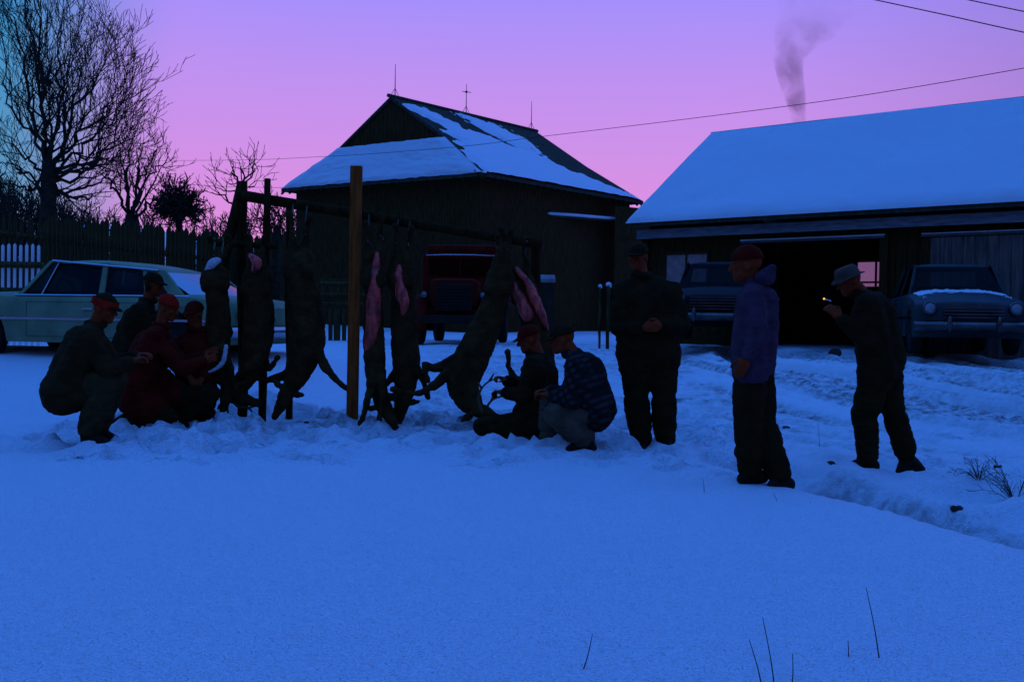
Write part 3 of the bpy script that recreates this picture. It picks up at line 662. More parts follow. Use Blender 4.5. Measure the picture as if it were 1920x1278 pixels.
def pickets():
    Y = 20.2; b = at(20, 600, Y); b.z = gz(b.x, Y); t = thing('picket_fence', 'run of pale pickets beyond the nose of the pale car', 'fence', b); WP = mat('white_paint', (.62, .60, .55), .8, var=.25, scale=5, stretch=(4, 4, .6)); rg = random.Random(3)
    for k in range(-4, 7):
        px = 4+k*11.2; a = at(px, 600, Y); a.z = gz(a.x, Y)-.1; h = at(px, 457+rg.uniform(-1, 2), Y).z-a.z; w_ = 2.6/F*Y
        MB().prism([Vector((-w_, 0, 0)), Vector((w_, 0, 0)), Vector((w_, 0, h-.03)), Vector((0, 0, h)), Vector((-w_, 0, h-.03))], (0, .02, 0)).build('picket', WP, t).location = a-b
    for py in (496, 545):
        p, q = at(-60, py-1, Y-.03), at(82, py+1, Y-.03); MB().tube([p-b, q-b], .055, 4).build('rail', WOODG, t)
pickets()
# short board fence beside the barn with snow beyond
def yard_fence():
    Y = 27.0; pts = [(596, 548, 596), (632, 524, 590), (664, 522, 592)]
    b = at(630, 594, Y); t = thing('board_fence', 'short dark rail fence seen left of the brown rack post', 'fence', b)
    for px in (604, 620, 632, 645.5, 668, 690):
        a = at(px, 600, Y); a.z = gz(a.x, Y)-.2; q = at(px, 522, Y); w_ = .075 if px in (632,) else .045
        MB().box((-w_, -.05, 0), (w_, .05, q.z-a.z)).build('fence_post', WOODG, t, bevel=.006).location = a-b
    for py in (535, 556, 573):
        a, c = at(600, py-4, Y-.07), at(700, py-2, Y-.07); MB().tube([a-b, c-b], .055, 4).build('rail', WOODG, t)
yard_fence()

# ------------------------------------------------------------------ overhead wires
def wires():
    WM = mat('wire', (.03, .03, .03), .6)
    def wire(label, A, B, cols, r):
        pts = []
        for px, py in cols:
            k = (px-960)/F; t = (k*A[1]-A[0])/((B[0]-A[0])-k*(B[1]-A[1])); Y = A[1]+(B[1]-A[1])*t; pts.append(at(px, py, Y))
        p = smooth_pts(pts, 6); o = MB().tube([q-p[0] for q in p], r, 5).build('overhead_wire', WM); o.location = p[0]
        tag(o, label, 'wire', 'overhead wires'); return p
    p = wire('long overhead wire crossing the sky and the barn roof', (-20, 58), (10.5, 16.5), [(-120, 300), (330, 301), (600, 294), (850, 276), (1000, 258), (1250, 228), (1500, 196), (1700, 166), (1920, 128), (2150, 86)], .007)
    q1 = wire('lower of the two dark wires in the top right corner', (3.4, 13), (9, 9), [(1480, -34), (1640, 0), (1780, 30), (1920, 61), (2250, 130)], .006)
    wire('upper of the two dark wires in the top right corner', (3.8, 13), (9.2, 9), [(1600, -46), (1815, 0), (1920, 22), (2250, 90)], .006)
    wire('faint low wire running from the trees to the barn eave', (-26, 62), (-8.6, 44.5), [(120, 318), (280, 338), (400, 349), (534, 352)], .008)
    PM = mat('pole_wood', (.06, .04, .025), .9, var=.4, stretch=(4, 4, .5))
    for q, lb in ((p[0], 'utility pole beyond the left edge carrying the long wire'), (p[-1], 'utility pole beyond the right edge carrying the long wire')):
        z = gz(q.x, q.y); o = thing('utility_pole', lb, 'pole', (q.x, q.y+.15, z-.3), group='utility poles')
        MB().tube([(0, 0, 0), (0, 0, q.z-z+.7)], [.15, .11], 10).build('shaft', PM, o, smooth=True); MB().box((-.9, -.05, q.z-z+.1), (.9, .05, q.z-z+.22)).build('crossarm', PM, o)
wires()

# ------------------------------------------------------------------ the hanging rack
RY = 11.7
RACKW = mat('rack_wood', (.032, .015, .004), .95, var=.5, scale=5, bump=.5, bscale=30, stretch=(5, 5, .7))
def pole(mb, p, q, r0, r1, seed=0):
    n = 9; ps = [Vector(p).lerp(Vector(q), i/n)+Vector((noise(seed, i*.7), noise(seed+9, i*.7), 0))*.012 for i in range(n+1)]
    return mb.tube(ps, [r0+(r1-r0)*i/n+.006*float(noise(i*1.3, seed)) for i in range(n+1)], 10)
RAILY = lambda px: 12.1-.5*(px-440)/640
def rail_pt(px): return at(px, 366+(px-450)*.163, RAILY(px))
def rack():
    b = ground(665, 806); b.z = gz(b.x, b.y)
    t = thing('meat_pole_rack', 'rough timber rack of posts and a long sloping pole holding hung deer', 'rack', b)
    def post(px0, py0, px1, py1, Y, r0, r1, seed, m=RACKW, square=False, parent=None):
        q = at(px1, py1, Y); p = at(px0, py0, Y); p.z = gz(p.x, Y)-.15
        if square:
            o = MB(); hw = r0
            ax = (q-p); n = 6; rows = []
            for i in range(n+1):
                c = p+ax*(i/n); k = hw*(1+.05*float(noise(seed, i*.9)))
                rows.append([c+Vector((sx*k, sy*k, 0)) for sx, sy in ((-1, -1), (1, -1), (1, 1), (-1, 1), (-1, -1))])
            o.grid(rows); o.add(rows[-1][:4], [(0, 1, 2, 3)]); o.add(rows[0][:4], [(3, 2, 1, 0)])
        else: o = pole(MB(), p, q, r0, r1, seed)
        o.v = [tuple(Vector(v)-b) for v in o.v]; return o.build('post', m, t, smooth=not square)
    post(660, 806, 668.5, 312, RAILY(665)-.28, .054, .05, 3, WOODP, True)
    post(490, 790, 501.5, 335, RAILY(500)-.1, .045, .036, 5)
    post(455, 790, 454, 340, RAILY(453)+.05, .055, .05, 7)
    post(543, 790, 541, 386, RAILY(540)+.25, .04, .035, 8)
    post(1008, 790, 1004, 452, RAILY(1004)+.1, .05, .045, 9)
    o = MB(); p = at(352, 775, 11.9); p.z = gz(p.x, 11.9)-.1; pole(o, p, at(452, 346, 12.15), .065, .05, 12); o.v = [tuple(Vector(v)-b) for v in o.v]; o.build('brace', RACKW, t, smooth=True)
    o = MB(); pole(o, rail_pt(446), rail_pt(1016), .06, .05, 4); o.v = [tuple(Vector(v)-b) for v in o.v]; o.build('top_rail', RACKW, t, smooth=True)
    o = MB(); pole(o, at(398, 455, 11.85), at(520, 462, 11.9), .035, .03, 6); o.v = [tuple(Vector(v)-b) for v in o.v]; o.build('lower_rail', RACKW, t, smooth=True)
rack()

# ------------------------------------------------------------------ deer
FUR = mat('deer_fur', (.050, .023, .007), .95, var=.45, scale=7, bump=.5, bscale=60)
PALEFUR = mat('white_hair', (.50, .44, .42), .95, var=.25, scale=30, bump=.5, bscale=90)
FLESH = mat('raw_flesh', (.34, .006, .003), .45, var=.75, scale=10, stretch=(2.2, 2.2, .7), col2=(.95, .075, .045), bump=.3, bscale=30, spec=.4)
HORN = mat('antler', (.10, .065, .035), .7, var=.3)
ROPE = mat('rope', (.10, .08, .05), .95)
HOOF = mat('hoof', (.015, .012, .01), .5)
def basis(fwd, up):
    f = Vector(fwd).normalized(); u = Vector(up); u = (u-f*u.dot(f)).normalized(); l_ = u.cross(f)
    return Matrix((f, l_, u)).transposed()          # columns: forward, left, up
def deer(label, Y, hocks, spine, head, legs, antlers=None, flesh=None, pale=None, hang=None):
    """hocks: 2 (px,py,dY); spine: [(px,py,dY,r)...] from rump to neck; head: (px,py,dY) poll then nose; legs: list of polylines"""
    A = lambda q: at(q[0], q[1], Y+(q[2] if len(q) > 2 else 0))
    base = A(spine[0]); base.z = gz(base.x, base.y)
    t = thing('deer', label, 'deer', base, group='deer hung from the rack')
    mb = MB(); sp_ = [A(q) for q in spine]; sr = [q[3] for q in spine]
    sm = smooth_pts(sp_, 4); rr = np.interp(np.linspace(0, len(sr)-1, len(sm)), range(len(sr)), sr)
    mb.chain(sm, list(rr))
    for k, h in enumerate(hocks):
        s = -1 if k == 0 else 1; hp = A(h); rump = sp_[0]; stif = rump.lerp(sp_[1], .35)+Vector((s*.07, -.06, 0)); th = rump+Vector((s*.05, 0, .02))
        mb.chain([th, stif], [sr[0]*.95, sr[0]*.8]); mb.chain([th.lerp(stif, .3), th.lerp(hp, .55), hp, hp+(hp-th).normalized()*.16], [sr[0]*.75, .055, .030, .024])
        hf = hp+(hp-th).normalized()*.16; mb.chain([hf, hf+Vector((s*.02, -.03, .05))], [.024, .03])
    for lg in legs:
        q = [A(p) for p in lg]; n = len(q); mb.chain(smooth_pts(q, 3), list(np.interp(np.linspace(0, 1, (n-1)*3+1), [0, .35, .7, 1], [.07, .042, .026, .024])))
        e_ = q[-1]; d = (q[-1]-q[-2]).normalized(); mb.chain([e_, e_+d*.05], [.024, .028])
    hp, nose = A(head[0]), A(head[1]); hd = (nose-hp).normalized(); hl_ = (nose-hp).length
    mb.chain([sp_[-1], hp], [sr[-1], .075]); mb.chain([hp, hp+hd*hl_*.35, hp+hd*hl_*.75, nose], [.078, .066, .046, .036])
    up = Vector((0, -1, .3)) if abs(hd.y) < .8 else Vector((0, 0, 1)); B = basis(hd, up)
    for s in (-1, 1):
        e0 = hp+B @ Vector((-.02, .055*s, .03)); e1 = e0+B @ Vector((-.05, .13*s, .05)); mb.chain([e0, e0.lerp(e1, .5), e1], [.024, .034, .010])
    me = fuse(mb, .013, 2, .014, 20, wz=.8)
    n = len(me.vertices); co = np.empty(n*3); me.vertices.foreach_get('co', co); co = co.reshape(-1, 3)-np.array(base); me.vertices.foreach_set('co', co.ravel()); me.update()
    link('body', me, FUR, t, smooth=True)
    if antlers:
        for an in antlers:
            m_ = MB()
            for ln in an:
                q = smooth_pts([A(p) for p in ln], 4); k = len(q); m_.tube([p-base for p in q], [.016-.010*i/(k-1) for i in range(k)], 6)
            m_.build('antler', HORN, t, smooth=True)
    for fl in (flesh or []):
        m_ = MB(); q = smooth_pts([A((p[0], p[1], p[2]+.035)) for p in fl], 4); r_ = 1.28*np.interp(np.linspace(0, len(fl)-1, len(q)), range(len(fl)), [p[3] for p in fl]); m_.chain(q, list(r_))
        me = fuse(m_, .010, 3, .008, 14, seed=5); n = len(me.vertices); co = np.empty(n*3); me.vertices.foreach_get('co', co); me.vertices.foreach_set('co', (co.reshape(-1, 3)-np.array(base)).ravel()); me.update()
        link('open_carcass', me, FLESH, t, smooth=True)
    for fl in (pale or []):
        m_ = MB(); q = smooth_pts([A(p) for p in fl], 4); r_ = np.interp(np.linspace(0, len(fl)-1, len(q)), range(len(fl)), [p[3] for p in fl]); m_.chain(q, list(r_))
        me = fuse(m_, .012, 2, .01, 20, seed=3); n = len(me.vertices); co = np.empty(n*3); me.vertices.foreach_get('co', co); me.vertices.foreach_set('co', (co.reshape(-1, 3)-np.array(base)).ravel()); me.update()
        link('white_hair', me, PALEFUR, t, smooth=True)
    for k, h in enumerate(hocks):
        hp = A(h); top = hang(h[0]) if hang else rail_pt(h[0]); q = [top+Vector((0, .0, .05)), top+Vector((.02, -.055, 0)), top.lerp(hp, .5)+Vector((0, -.02, 0)), hp+Vector((0, -.03, .03)), hp+Vector((.03, 0, 0)), hp+Vector((0, .03, -.01))]
        MB().tube([p-base for p in q], .009, 5).build('rope', ROPE, t)
    return t
lowrail = lambda px: at(min(px, 518), 455+(px-398)*.057, 11.87)
deer('deer with a pale curled foreleg, leftmost of those hung on the rack', 11.55, [(418, 478, 0), (402, 484, 0)],
     [(404, 520, 0, .10), (408, 560, 0, .115), (410, 610, 0, .125), (408, 655, 0, .115), (414, 690, 0, .085), (424, 712, 0, .07)], [(428, 726, 0), (418, 768, -.05)],
     [[(414, 655, -.06), (432, 690, -.1), (440, 722, -.1)]], pale=[[(410, 488, -.03, .03), (398, 494, -.06, .045), (389, 510, -.04, .035), (385, 524, -.02, .015)], [(424, 648, -.20, .02), (420, 674, -.21, .024), (407, 690, -.22, .02), (389, 698, -.22, .014)]], hang=lowrail)
deer('dark antlered deer with head low over the snow, second from the left', 11.75, [(470, 482, 0), (492, 486, 0)],
     [(482, 525, 0, .11), (486, 575, 0, .15), (484, 625, 0, .16), (476, 675, 0, .135), (458, 715, 0, .09), (446, 732, 0, .075)], [(438, 742, -.05), (484, 756, -.12)],
     [[(478, 680, -.1), (450, 700, -.18), (428, 742, -.2)], [(490, 672, .05), (505, 690, .0), (516, 676, -.05)]],
     antlers=[[[(436, 750, -.08), (446, 762, -.1), (464, 764, -.12), (474, 776, -.12), (466, 796, -.1)], [(464, 764, -.12), (478, 762, -.14)], [(474, 776, -.12), (480, 788, -.14)]], [[(432, 748, .02), (426, 765, .03), (430, 784, .03), (420, 796, .02)], [(426, 765, .03), (414, 770, .04)]]],
     flesh=[[(470, 480, -.12, .022), (482, 492, -.15, .04), (478, 505, -.15, .03)]], hang=lowrail)
deer('thick necked dark deer with a foreleg stuck out, left of the tall brown post', 11.75, [(548, 440, 0), (574, 446, 0)],
     [(560, 492, 0, .12), (568, 545, 0, .165), (574, 600, 0, .19), (574, 648, 0, .185), (562, 690, 0, .14), (548, 720, 0, .095)], [(538, 738, -.03), (515, 781, -.06)],
     [[(592, 655, -.05), (612, 690, -.1), (634, 716, -.12), (652, 729, -.12)], [(560, 690, .05), (520, 708, .05), (488, 712, .05), (470, 700, .04)]])
deer('narrow skinned deer close beside the tall brown post', 11.6, [(690, 458, 0), (713, 448, 0)],
     [(702, 510, 0, .085), (701, 560, 0, .09), (700, 610, 0, .10), (702, 660, 0, .11), (706, 710, 0, .10), (714, 745, 0, .08)], [(720, 762, -.02), (744, 806, -.04)],
     [[(700, 690, -.08), (694, 730, -.14), (684, 770, -.16), (672, 804, -.15)], [(708, 690, -.05), (716, 740, -.12), (712, 775, -.13)]],
     flesh=[[(712, 455, -.03, .018), (708, 485, -.07, .028), (704, 520, -.09, .045), (701, 560, -.09, .058), (700, 600, -.09, .06), (694, 640, -.10, .045), (688, 655, -.10, .02)], [(691, 470, -.03, .016), (694, 500, -.06, .026), (700, 530, -.08, .03)]])
deer('dark deer with a pink opened rump, second right of the tall brown post', 11.75, [(744, 462, 0), (766, 466, 0)],
     [(752, 512, 0, .10), (756, 560, 0, .125), (758, 610, 0, .14), (760, 655, 0, .145), (762, 700, 0, .13), (758, 738, 0, .095)], [(754, 756, -.02), (741, 808, -.03)],
     [[(772, 680, -.05), (790, 705, -.08), (800, 735, -.08)], [(750, 690, .02), (728, 716, .02), (716, 728, .02)]],
     flesh=[[(748, 500, -.11, .018), (746, 520, -.12, .04), (738, 530, -.12, .028)], [(748, 520, -.12, .04), (752, 548, -.145, .048), (758, 570, -.15, .042), (755, 590, -.145, .018)]])
deer('antlered deer swung aslant towards the kneeling man who grips it', 11.55, [(938, 470, 0), (952, 474, 0)],
     [(938, 525, 0, .10), (926, 575, 0, .135), (906, 625, 0, .16), (880, 680, 0, .18), (868, 720, 0, .165), (880, 752, -.05, .12)], [(896, 768, -.12), (934, 784, -.2)],
     [[(850, 690, -.05), (812, 724, -.08), (776, 738, -.1), (744, 731, -.1)], [(852, 676, .05), (815, 690, .05), (796, 682, .02), (800, 704, .0)]],
     antlers=[[[(904, 772, -.25), (897, 748, -.3), (903, 728, -.33), (918, 714, -.35), (944, 706, -.36)], [(903, 728, -.33), (896, 716, -.34)], [(918, 714, -.35), (926, 700, -.36)]], [[(906, 776, -.14), (922, 750, -.12), (946, 742, -.1)], [(922, 750, -.12), (930, 730, -.1)]]])
deer('opened pink fleshed deer hung at the right end of the pole', 11.7, [(946, 480, 0), (985, 488, .1)],
     [(982, 545, 0, .10), (996, 590, 0, .13), (1008, 640, 0, .15), (1014, 690, 0, .15), (1010, 730, 0, .11), (1000, 760, .0, .085)], [(990, 775, 0), (968, 812, -.02)],
     [[(1000, 690, -.04), (975, 715, -.06), (955, 690, -.06), (953, 668, -.06)], [(1015, 700, .1), (1040, 750, .1), (1050, 790, .1)]],
     flesh=[[(946, 480, -.02, .018), (952, 505, -.04, .022), (962, 530, -.07, .032), (975, 560, -.13, .045), (990, 590, -.15, .055)], [(968, 505, -.10, .02), (990, 530, -.14, .03), (1002, 560, -.15, .042), (1016, 590, -.16, .035), (1026, 616, -.15, .014)]])

# ------------------------------------------------------------------ people
SKIN = mat('skin', (.22, .030, .008), .6, var=.15, scale=20)
def cloth(name, col, var=.3, rough=.95): return mat(name, col, rough, var=var, scale=9, bump=.35, bscale=70)
def plaid(name, a, b):
    m = bpy.data.materials.new(name); m.use_nodes = True; t = m.node_tree; n = t.nodes; l = t.links
    p = n['Principled BSDF']; p.inputs['Roughness'].default_value = .95; p.inputs['Specular IOR Level'].default_value = .04; c = n.new('ShaderNodeTexCoord'); mp = n.new('ShaderNodeMapping'); mp.inputs['Rotation'].default_value = (.3, .5, .9); l.new(c.outputs['Object'], mp.inputs[0])
    fs = []
    for ax in ('X', 'Z'):
        wv = n.new('ShaderNodeTexWave'); wv.bands_direction = ax; wv.inputs['Scale'].default_value = 5.5; wv.inputs['Distortion'].default_value = .4; l.new(mp.outputs[0], wv.inputs['Vector']); fs.append(wv.outputs['Fac'])
    mu = n.new('ShaderNodeMath'); mu.operation = 'MULTIPLY'; l.new(fs[0], mu.inputs[0]); l.new(fs[1], mu.inputs[1])
    mx = n.new('ShaderNodeMix'); mx.data_type = 'RGBA'; l.new(mu.outputs[0], mx.inputs[0]); mx.inputs[6].default_value = (*a, 1); mx.inputs[7].default_value = (*b, 1); l.new(mx.outputs[2], p.inputs['Base Color']); return m
DK = cloth('dark_wool', (.024, .012, .004)); DK2 = cloth('dark_canvas', (.026, .014, .004)); DKR = cloth('dark_red_wool', (.10, .007, .003)); GREY = cloth('grey_wool', (.05, .030, .011)); BLUE = cloth('blue_cotton', (.065, .028, .040)); REDC = cloth('red_wool', (.34, .012, .005))
BROWN = cloth('brown_canvas', (.036, .018, .006)); FELT = cloth('pale_felt', (.085, .045, .030)); BOOT = cloth('boot_leather', (.020, .013, .008), rough=.6); GREYP = cloth('grey_trousers', (.085, .052, .030))
PLAID = plaid('plaid_wool', (.016, .010, .008), (.045, .034, .032))

def hand(mb, wrist, fdir, pdir, curl=.6, thumb=1):
    """palm and five fingers; fdir along the hand, pdir = palm normal"""
    B = basis(fdir, -Vector(pdir)); W = lambda x, y, z: wrist+B @ Vector((x, y, z))
    mb.ell(W(.045, 0, 0), (.052, .042, .018), B); mb.chain([W(-.02, 0, 0), W(.03, 0, 0)], [.027, .028])
    for i, (y, ln) in enumerate(((-.030, .062), (-.010, .075), (.010, .080), (.030, .072))):
        p = W(.088, y, 0); pts = [W(.06, y*.9, 0), p]; a = 0
        for k, f in enumerate((.45, .32, .26)):
            a += curl*(.7 if k == 0 else .9); pts.append(pts[-1]+(B @ Vector((math.cos(a), y*.8, -math.sin(a))))*ln*f)
        mb.chain(pts, [.010, .0098, .009, .0085, .0075], 8)
    s = -thumb
    mb.chain([W(.02, .03*s, -.005), W(.05, .058*s, -.018), W(.075, .064*s, -.035), W(.095, .058*s, -.05)], [.014, .0125, .011, .009], 8)
def head(mb, c, f, u):
    B = basis(f, u); P = lambda x, y, z: c+B @ Vector((x, y, z))      # forward, left, up
    mb.ell(P(-.012, 0, .028), (.098, .076, .092), B, 18, 12); mb.ell(P(.022, 0, -.045), (.070, .060, .070), B, 16, 10)
    mb.ell(P(.070, 0, -.088), (.026, .028, .024), B); mb.ell(P(.075, 0, .030), (.022, .056, .018), B)
    mb.chain([P(.088, 0, .015), P(.112, 0, -.022)], [.010, .015], 8); mb.ell(P(.094, 0, -.026), (.014, .020, .010), B)
    mb.ell(P(.088, 0, -.057), (.012, .026, .007), B); mb.ell(P(.086, 0, -.069), (.012, .023, .008), B)
    for s in (-1, 1):
        mb.ell(P(.066, .042*s, -.018), (.022, .022, .020), B); mb.ell(P(.078, .030*s, .004), (.013, .015, .011), B)
        mb.ell(P(-.008, .078*s, -.012), (.020, .010, .032), B)
    return B
def relocate(me, base):
    n = len(me.vertices); co = np.empty(n*3); me.vertices.foreach_get('co', co); me.vertices.foreach_set('co', (co.reshape(-1, 3)-np.array(base)).ravel()); me.update(); return me
def dome(c, B, r, z0, n=20, k=9, lean=0.0):
    mb = MB(); rows = []
    ph0 = math.acos(max(-1, min(1, z0/r[2])))
    for i in range(k+1):
        ph = .02+(ph0-.02)*i/k; rows.append([c+B @ Vector((r[0]*math.sin(ph)*math.cos(a), r[1]*math.sin(ph)*math.sin(a), r[2]*math.cos(ph))) for a in [2*math.pi*j/n for j in range(n+1)]])
    rows.append([c+(p-c)*.9 for p in rows[-1]])
    return mb.grid(rows)
def person(label, Y, J, face, up=(0, 0, 1), jacket=DK, trousers=DK, hat='cap', hatm=DK, scale=1.0, fat=1.0, hem=.0, band=None, collar=False, palm=None, boots=BOOT, curl=.8, loose=1.0, fulltail=0):
    A = lambda k: at(J[k][0], J[k][1], Y+(J[k][2] if len(J[k]) > 2 else 0)); j = {k: A(k) for k in J}
    base = (j['ank_l']+j['ank_r'])/2; base.z = gz(base.x, base.y)
    t = thing('person', label, 'person', base); s = scale; f = fat
    # ---- body: one skin
    b = MB(); B = head(b, j['head'], face, up)
    b.chain([j['head']+B @ Vector((-.03, 0, -.05)), j['neck'], j['chest']], [.056*s, .060*s, .10*s])
    b.chain([j['chest'], j['pelvis']], [.11*s, .12*s]); b.chain([j['sh_l'], j['sh_r']], [.055*s, .055*s])
    for q in 'lr':
        b.chain([j['sh_'+q], j['el_'+q], j['wr_'+q]], [.050*s, .040*s, .028*s])
        b.chain([j['hip_'+q], j['kn_'+q], j['ank_'+q]], [.080*s, .056*s, .038*s]); b.chain([j['ank_'+q], j['toe_'+q]], [.036*s, .03*s])
        fd = (j['wr_'+q]-j['el_'+q]).normalized(); pd = Vector((palm or {}).get(q, (0, 0, -1)))
        if abs(pd.normalized().dot(fd)) > .9: pd = Vector((1, 0, 0))
        hand(b, j['wr_'+q], fd, pd, curl, 1 if q == 'l' else -1)
    link('body', relocate(fuse(b, .0075, 2), base), SKIN, t, smooth=True)
    # ---- jacket
    c = MB(); wst = j['pelvis'].lerp(j['chest'], .35)
    c.chain([j['pelvis'], wst, j['chest'], j['chest'].lerp(j['neck'], .75)], [.165*s*f, .160*s*f, .155*s*f, .085*s])
    c.chain([j['sh_l'], j['chest'].lerp(j['neck'], .72), j['sh_r']], [.078*s*f, .085*s, .078*s*f])
    for q in 'lr':
        c.chain([j['sh_'+q].lerp(j['pelvis'], .12), j['hip_'+q]], [.10*s*f, .125*s*f]); e_ = j['el_'+q]; wr = j['wr_'+q]
        c.chain([j['sh_'+q], j['sh_'+q].lerp(e_, .5), e_, wr+(e_-wr)*.10], [.080*s, .078*s, .070*s, .056*s])
        if hem:
            c.chain([j['hip_'+q], j['hip_'+q].lerp(j['kn_'+q], hem)], [.140*s*f, .125*s*f])
    me = fuse(c, .013, 3, .018, 9, wz=1.4, seed=len(label)); jk = link('jacket', relocate(me, base), jacket, t, smooth=True)
    cl = MB(); Bn = basis(face, (j['head']-j['neck']))
    cl.chain([j['neck']+Vector((.07*math.cos(a)*s, .07*math.sin(a)*s, -.01+.012*math.sin(2*a))) for a in [k*math.pi/6 for k in range(13)]], [.030*s]*13)
    link('collar', relocate(fuse(cl, .012, 2, .006, 12), base), jacket, jk, smooth=True)
    # ---- trousers
    c = MB(); c.chain([j['hip_l'], j['pelvis'], j['hip_r']], [.125*s, .14*s, .125*s])
    for q in 'lr':
        h, k_, a_ = j['hip_'+q], j['kn_'+q], j['ank_'+q]
        c.chain([h, h.lerp(k_, .5), k_, k_.lerp(a_, .5), a_+(k_-a_)*.10], [.118*s, .106*s*loose, .088*s*loose, .086*s*loose, .078*s*loose])
    link('trousers', relocate(fuse(c, .013, 3, .020, 9, wz=1.7, seed=len(label)*3), base), trousers, t, smooth=True)
    for q in 'lr':
        a_, to = j['ank_'+q], j['toe_'+q]; d = (to-a_); d.z = 0; d = d.normalized() if d.length > .02 else Vector((0, -1, 0)); m_ = MB()
        heel = to-d*.20*s; heel.z = to.z+ (0 if abs(to.z-a_.z) < .16 else min(.06, (a_.z-to.z)*.25))
        m_.chain([a_+(j['kn_'+q]-a_)*.28, a_, heel+Vector((0, 0, .015))], [.062*s, .056*s, .042*s]); m_.chain([heel, heel.lerp(to, .5), to], [.042*s, .046*s, .040*s]); m_.chain([a_, to+Vector((0, 0, .01))], [.05*s, .036*s])
        link('boot', relocate(fuse(m_, .011, 2, .004, 20), base), boots, t, smooth=True)
    # ---- headgear
    hc = j['head']+B @ Vector((-.012, 0, .030))
    if hat == 'hood':
        m_ = MB(); P = lambda x, y, z: j['head']+B @ Vector((x, y, z))
        m_.chain([P(-.09, -.06, -.10), P(-.13, 0, -.09), P(-.09, .06, -.10)], [.045, .06, .045]); m_.chain([P(-.13, 0, -.09), P(-.17, 0, -.04)], [.06, .03])
        link('hood', relocate(fuse(m_, .012, 3, .008, 12), base), jacket, jk, smooth=True); hat = 'knit'
    if hat in ('cap', 'knit', 'flap'):
        ho = dome(hc, B, (.112, .090, .112 if hat == 'knit' else .100), .005); ho.v = [tuple(Vector(v)-base) for v in ho.v]
        hb = ho.build('hat', hatm, t, smooth=True)
        if hat != 'knit':
            m_ = MB(); pts = [hc+B @ Vector((.095*math.cos(a)+(.075*math.cos(a) if True else 0), .082*math.sin(a), .010-.015)) for a in np.linspace(-1.1, 1.1, 9)]; ins = [hc+B @ Vector((.100*math.cos(a), .082*math.sin(a), .018)) for a in np.linspace(-1.1, 1.1, 9)]
            for q in (0.0, -.010): m_.grid([[p+B @ Vector((0, 0, q)) for p in ins], [p+B @ Vector((0, 0, q)) for p in pts]])
            m_.v = [tuple(Vector(v)-base) for v in m_.v]; m_.build('brim', hatm, hb)
        if hat == 'flap':
            for q in (-1, 1):
                m_ = MB(); m_.chain([hc+B @ Vector((-.01, .088*q, -.01)), hc+B @ Vector((0, .084*q, -.08))], [.026, .022]); m_.v = [tuple(Vector(v)-base) for v in m_.v]; m_.build('ear_flap', hatm, hb, smooth=True)
        if band is not None:
            m_ = MB(); n_ = 20; r0 = [hc+B @ Vector((.117*math.cos(a), .095*math.sin(a), -.012)) for a in [2*math.pi*k/n_ for k in range(n_+1)]]; r1 = [hc+B @ Vector((.116*math.cos(a), .094*math.sin(a), .045)) for a in [2*math.pi*k/n_ for k in range(n_+1)]]
            m_.grid([r0, r1]); m_.v = [tuple(Vector(v)-base) for v in m_.v]; m_.build('hat_band', band, hb, smooth=True)
    if hat == 'brimmed':
        prof = [(.132, .034), (.134, .040), (.104, .034), (.098, .050), (.092, .092), (.075, .116), (.03, .110)]; m_ = MB(); rows = []
        for r_, h_ in prof: rows.append([j['head']+B @ Vector((r_*1.10*math.cos(a), r_*.92*math.sin(a), h_-(.018*math.cos(a)**2 if r_ > .12 else 0))) for a in [2*math.pi*k/24 for k in range(25)]])
        m_.grid(rows); m_.v = [tuple(Vector(v)-base) for v in m_.v]; m_.build('hat', hatm, t, smooth=True)
    if hat is not None and hat != 'brimmed' and fulltail: pass
    for k, q in j.items():
        pass
    return t, j
def YF(px, py): return ground(px, py).y

# standing man in the middle
Y7 = YF(1220, 843)
person('stout man in a bulky dark coat standing with hands at his belt', Y7, dict(head=(1196, 482), neck=(1203, 514), chest=(1212, 566), pelvis=(1216, 652), sh_l=(1259, 548, .0), sh_r=(1168, 550, 0), el_l=(1281, 606, -.02), el_r=(1157, 614, -.02), wr_l=(1240, 610, -.22), wr_r=(1206, 614, -.22),
    hip_l=(1240, 660), hip_r=(1192, 660), kn_l=(1245, 742, -.03), kn_r=(1193, 748, -.03), ank_l=(1248, 826, .02), ank_r=(1203, 832, 0), toe_l=(1252, 838, -.14), toe_r=(1203, 844, -.14)),
    (-.45, -.85, -.12), hat='cap', jacket=DK, trousers=DK2, fat=1.28, hem=.22, palm=dict(l=(-.3, 1, 0), r=(.3, 1, 0)), loose=1.2)
# teenager at the right
Y8 = YF(1440, 904)
person('youth in a hooded bluish jacket standing alone on the smooth snow', Y8, dict(head=(1399, 497), neck=(1413, 527, .02), chest=(1420, 575, .02), pelvis=(1412, 672), sh_l=(1411, 556, -.14), sh_r=(1428, 553, .17), el_l=(1424, 622, -.21), el_r=(1446, 612, .2), wr_l=(1400, 672, -.22), wr_r=(1430, 672, .18),
    hip_l=(1408, 690, -.07), hip_r=(1416, 690, .08), kn_l=(1402, 785, -.06), kn_r=(1428, 788, .06), ank_l=(1404, 882, -.03), ank_r=(1463, 896, -.05), toe_l=(1390, 898, -.05), toe_r=(1446, 912, -.09)),
    (-.95, .22, -.10), jacket=BLUE, trousers=DK, hat='hood', hatm=DKR, scale=.86, fat=1.12, hem=.10, loose=1.27, palm=dict(l=(0, 1, 0), r=(0, -1, 0)))
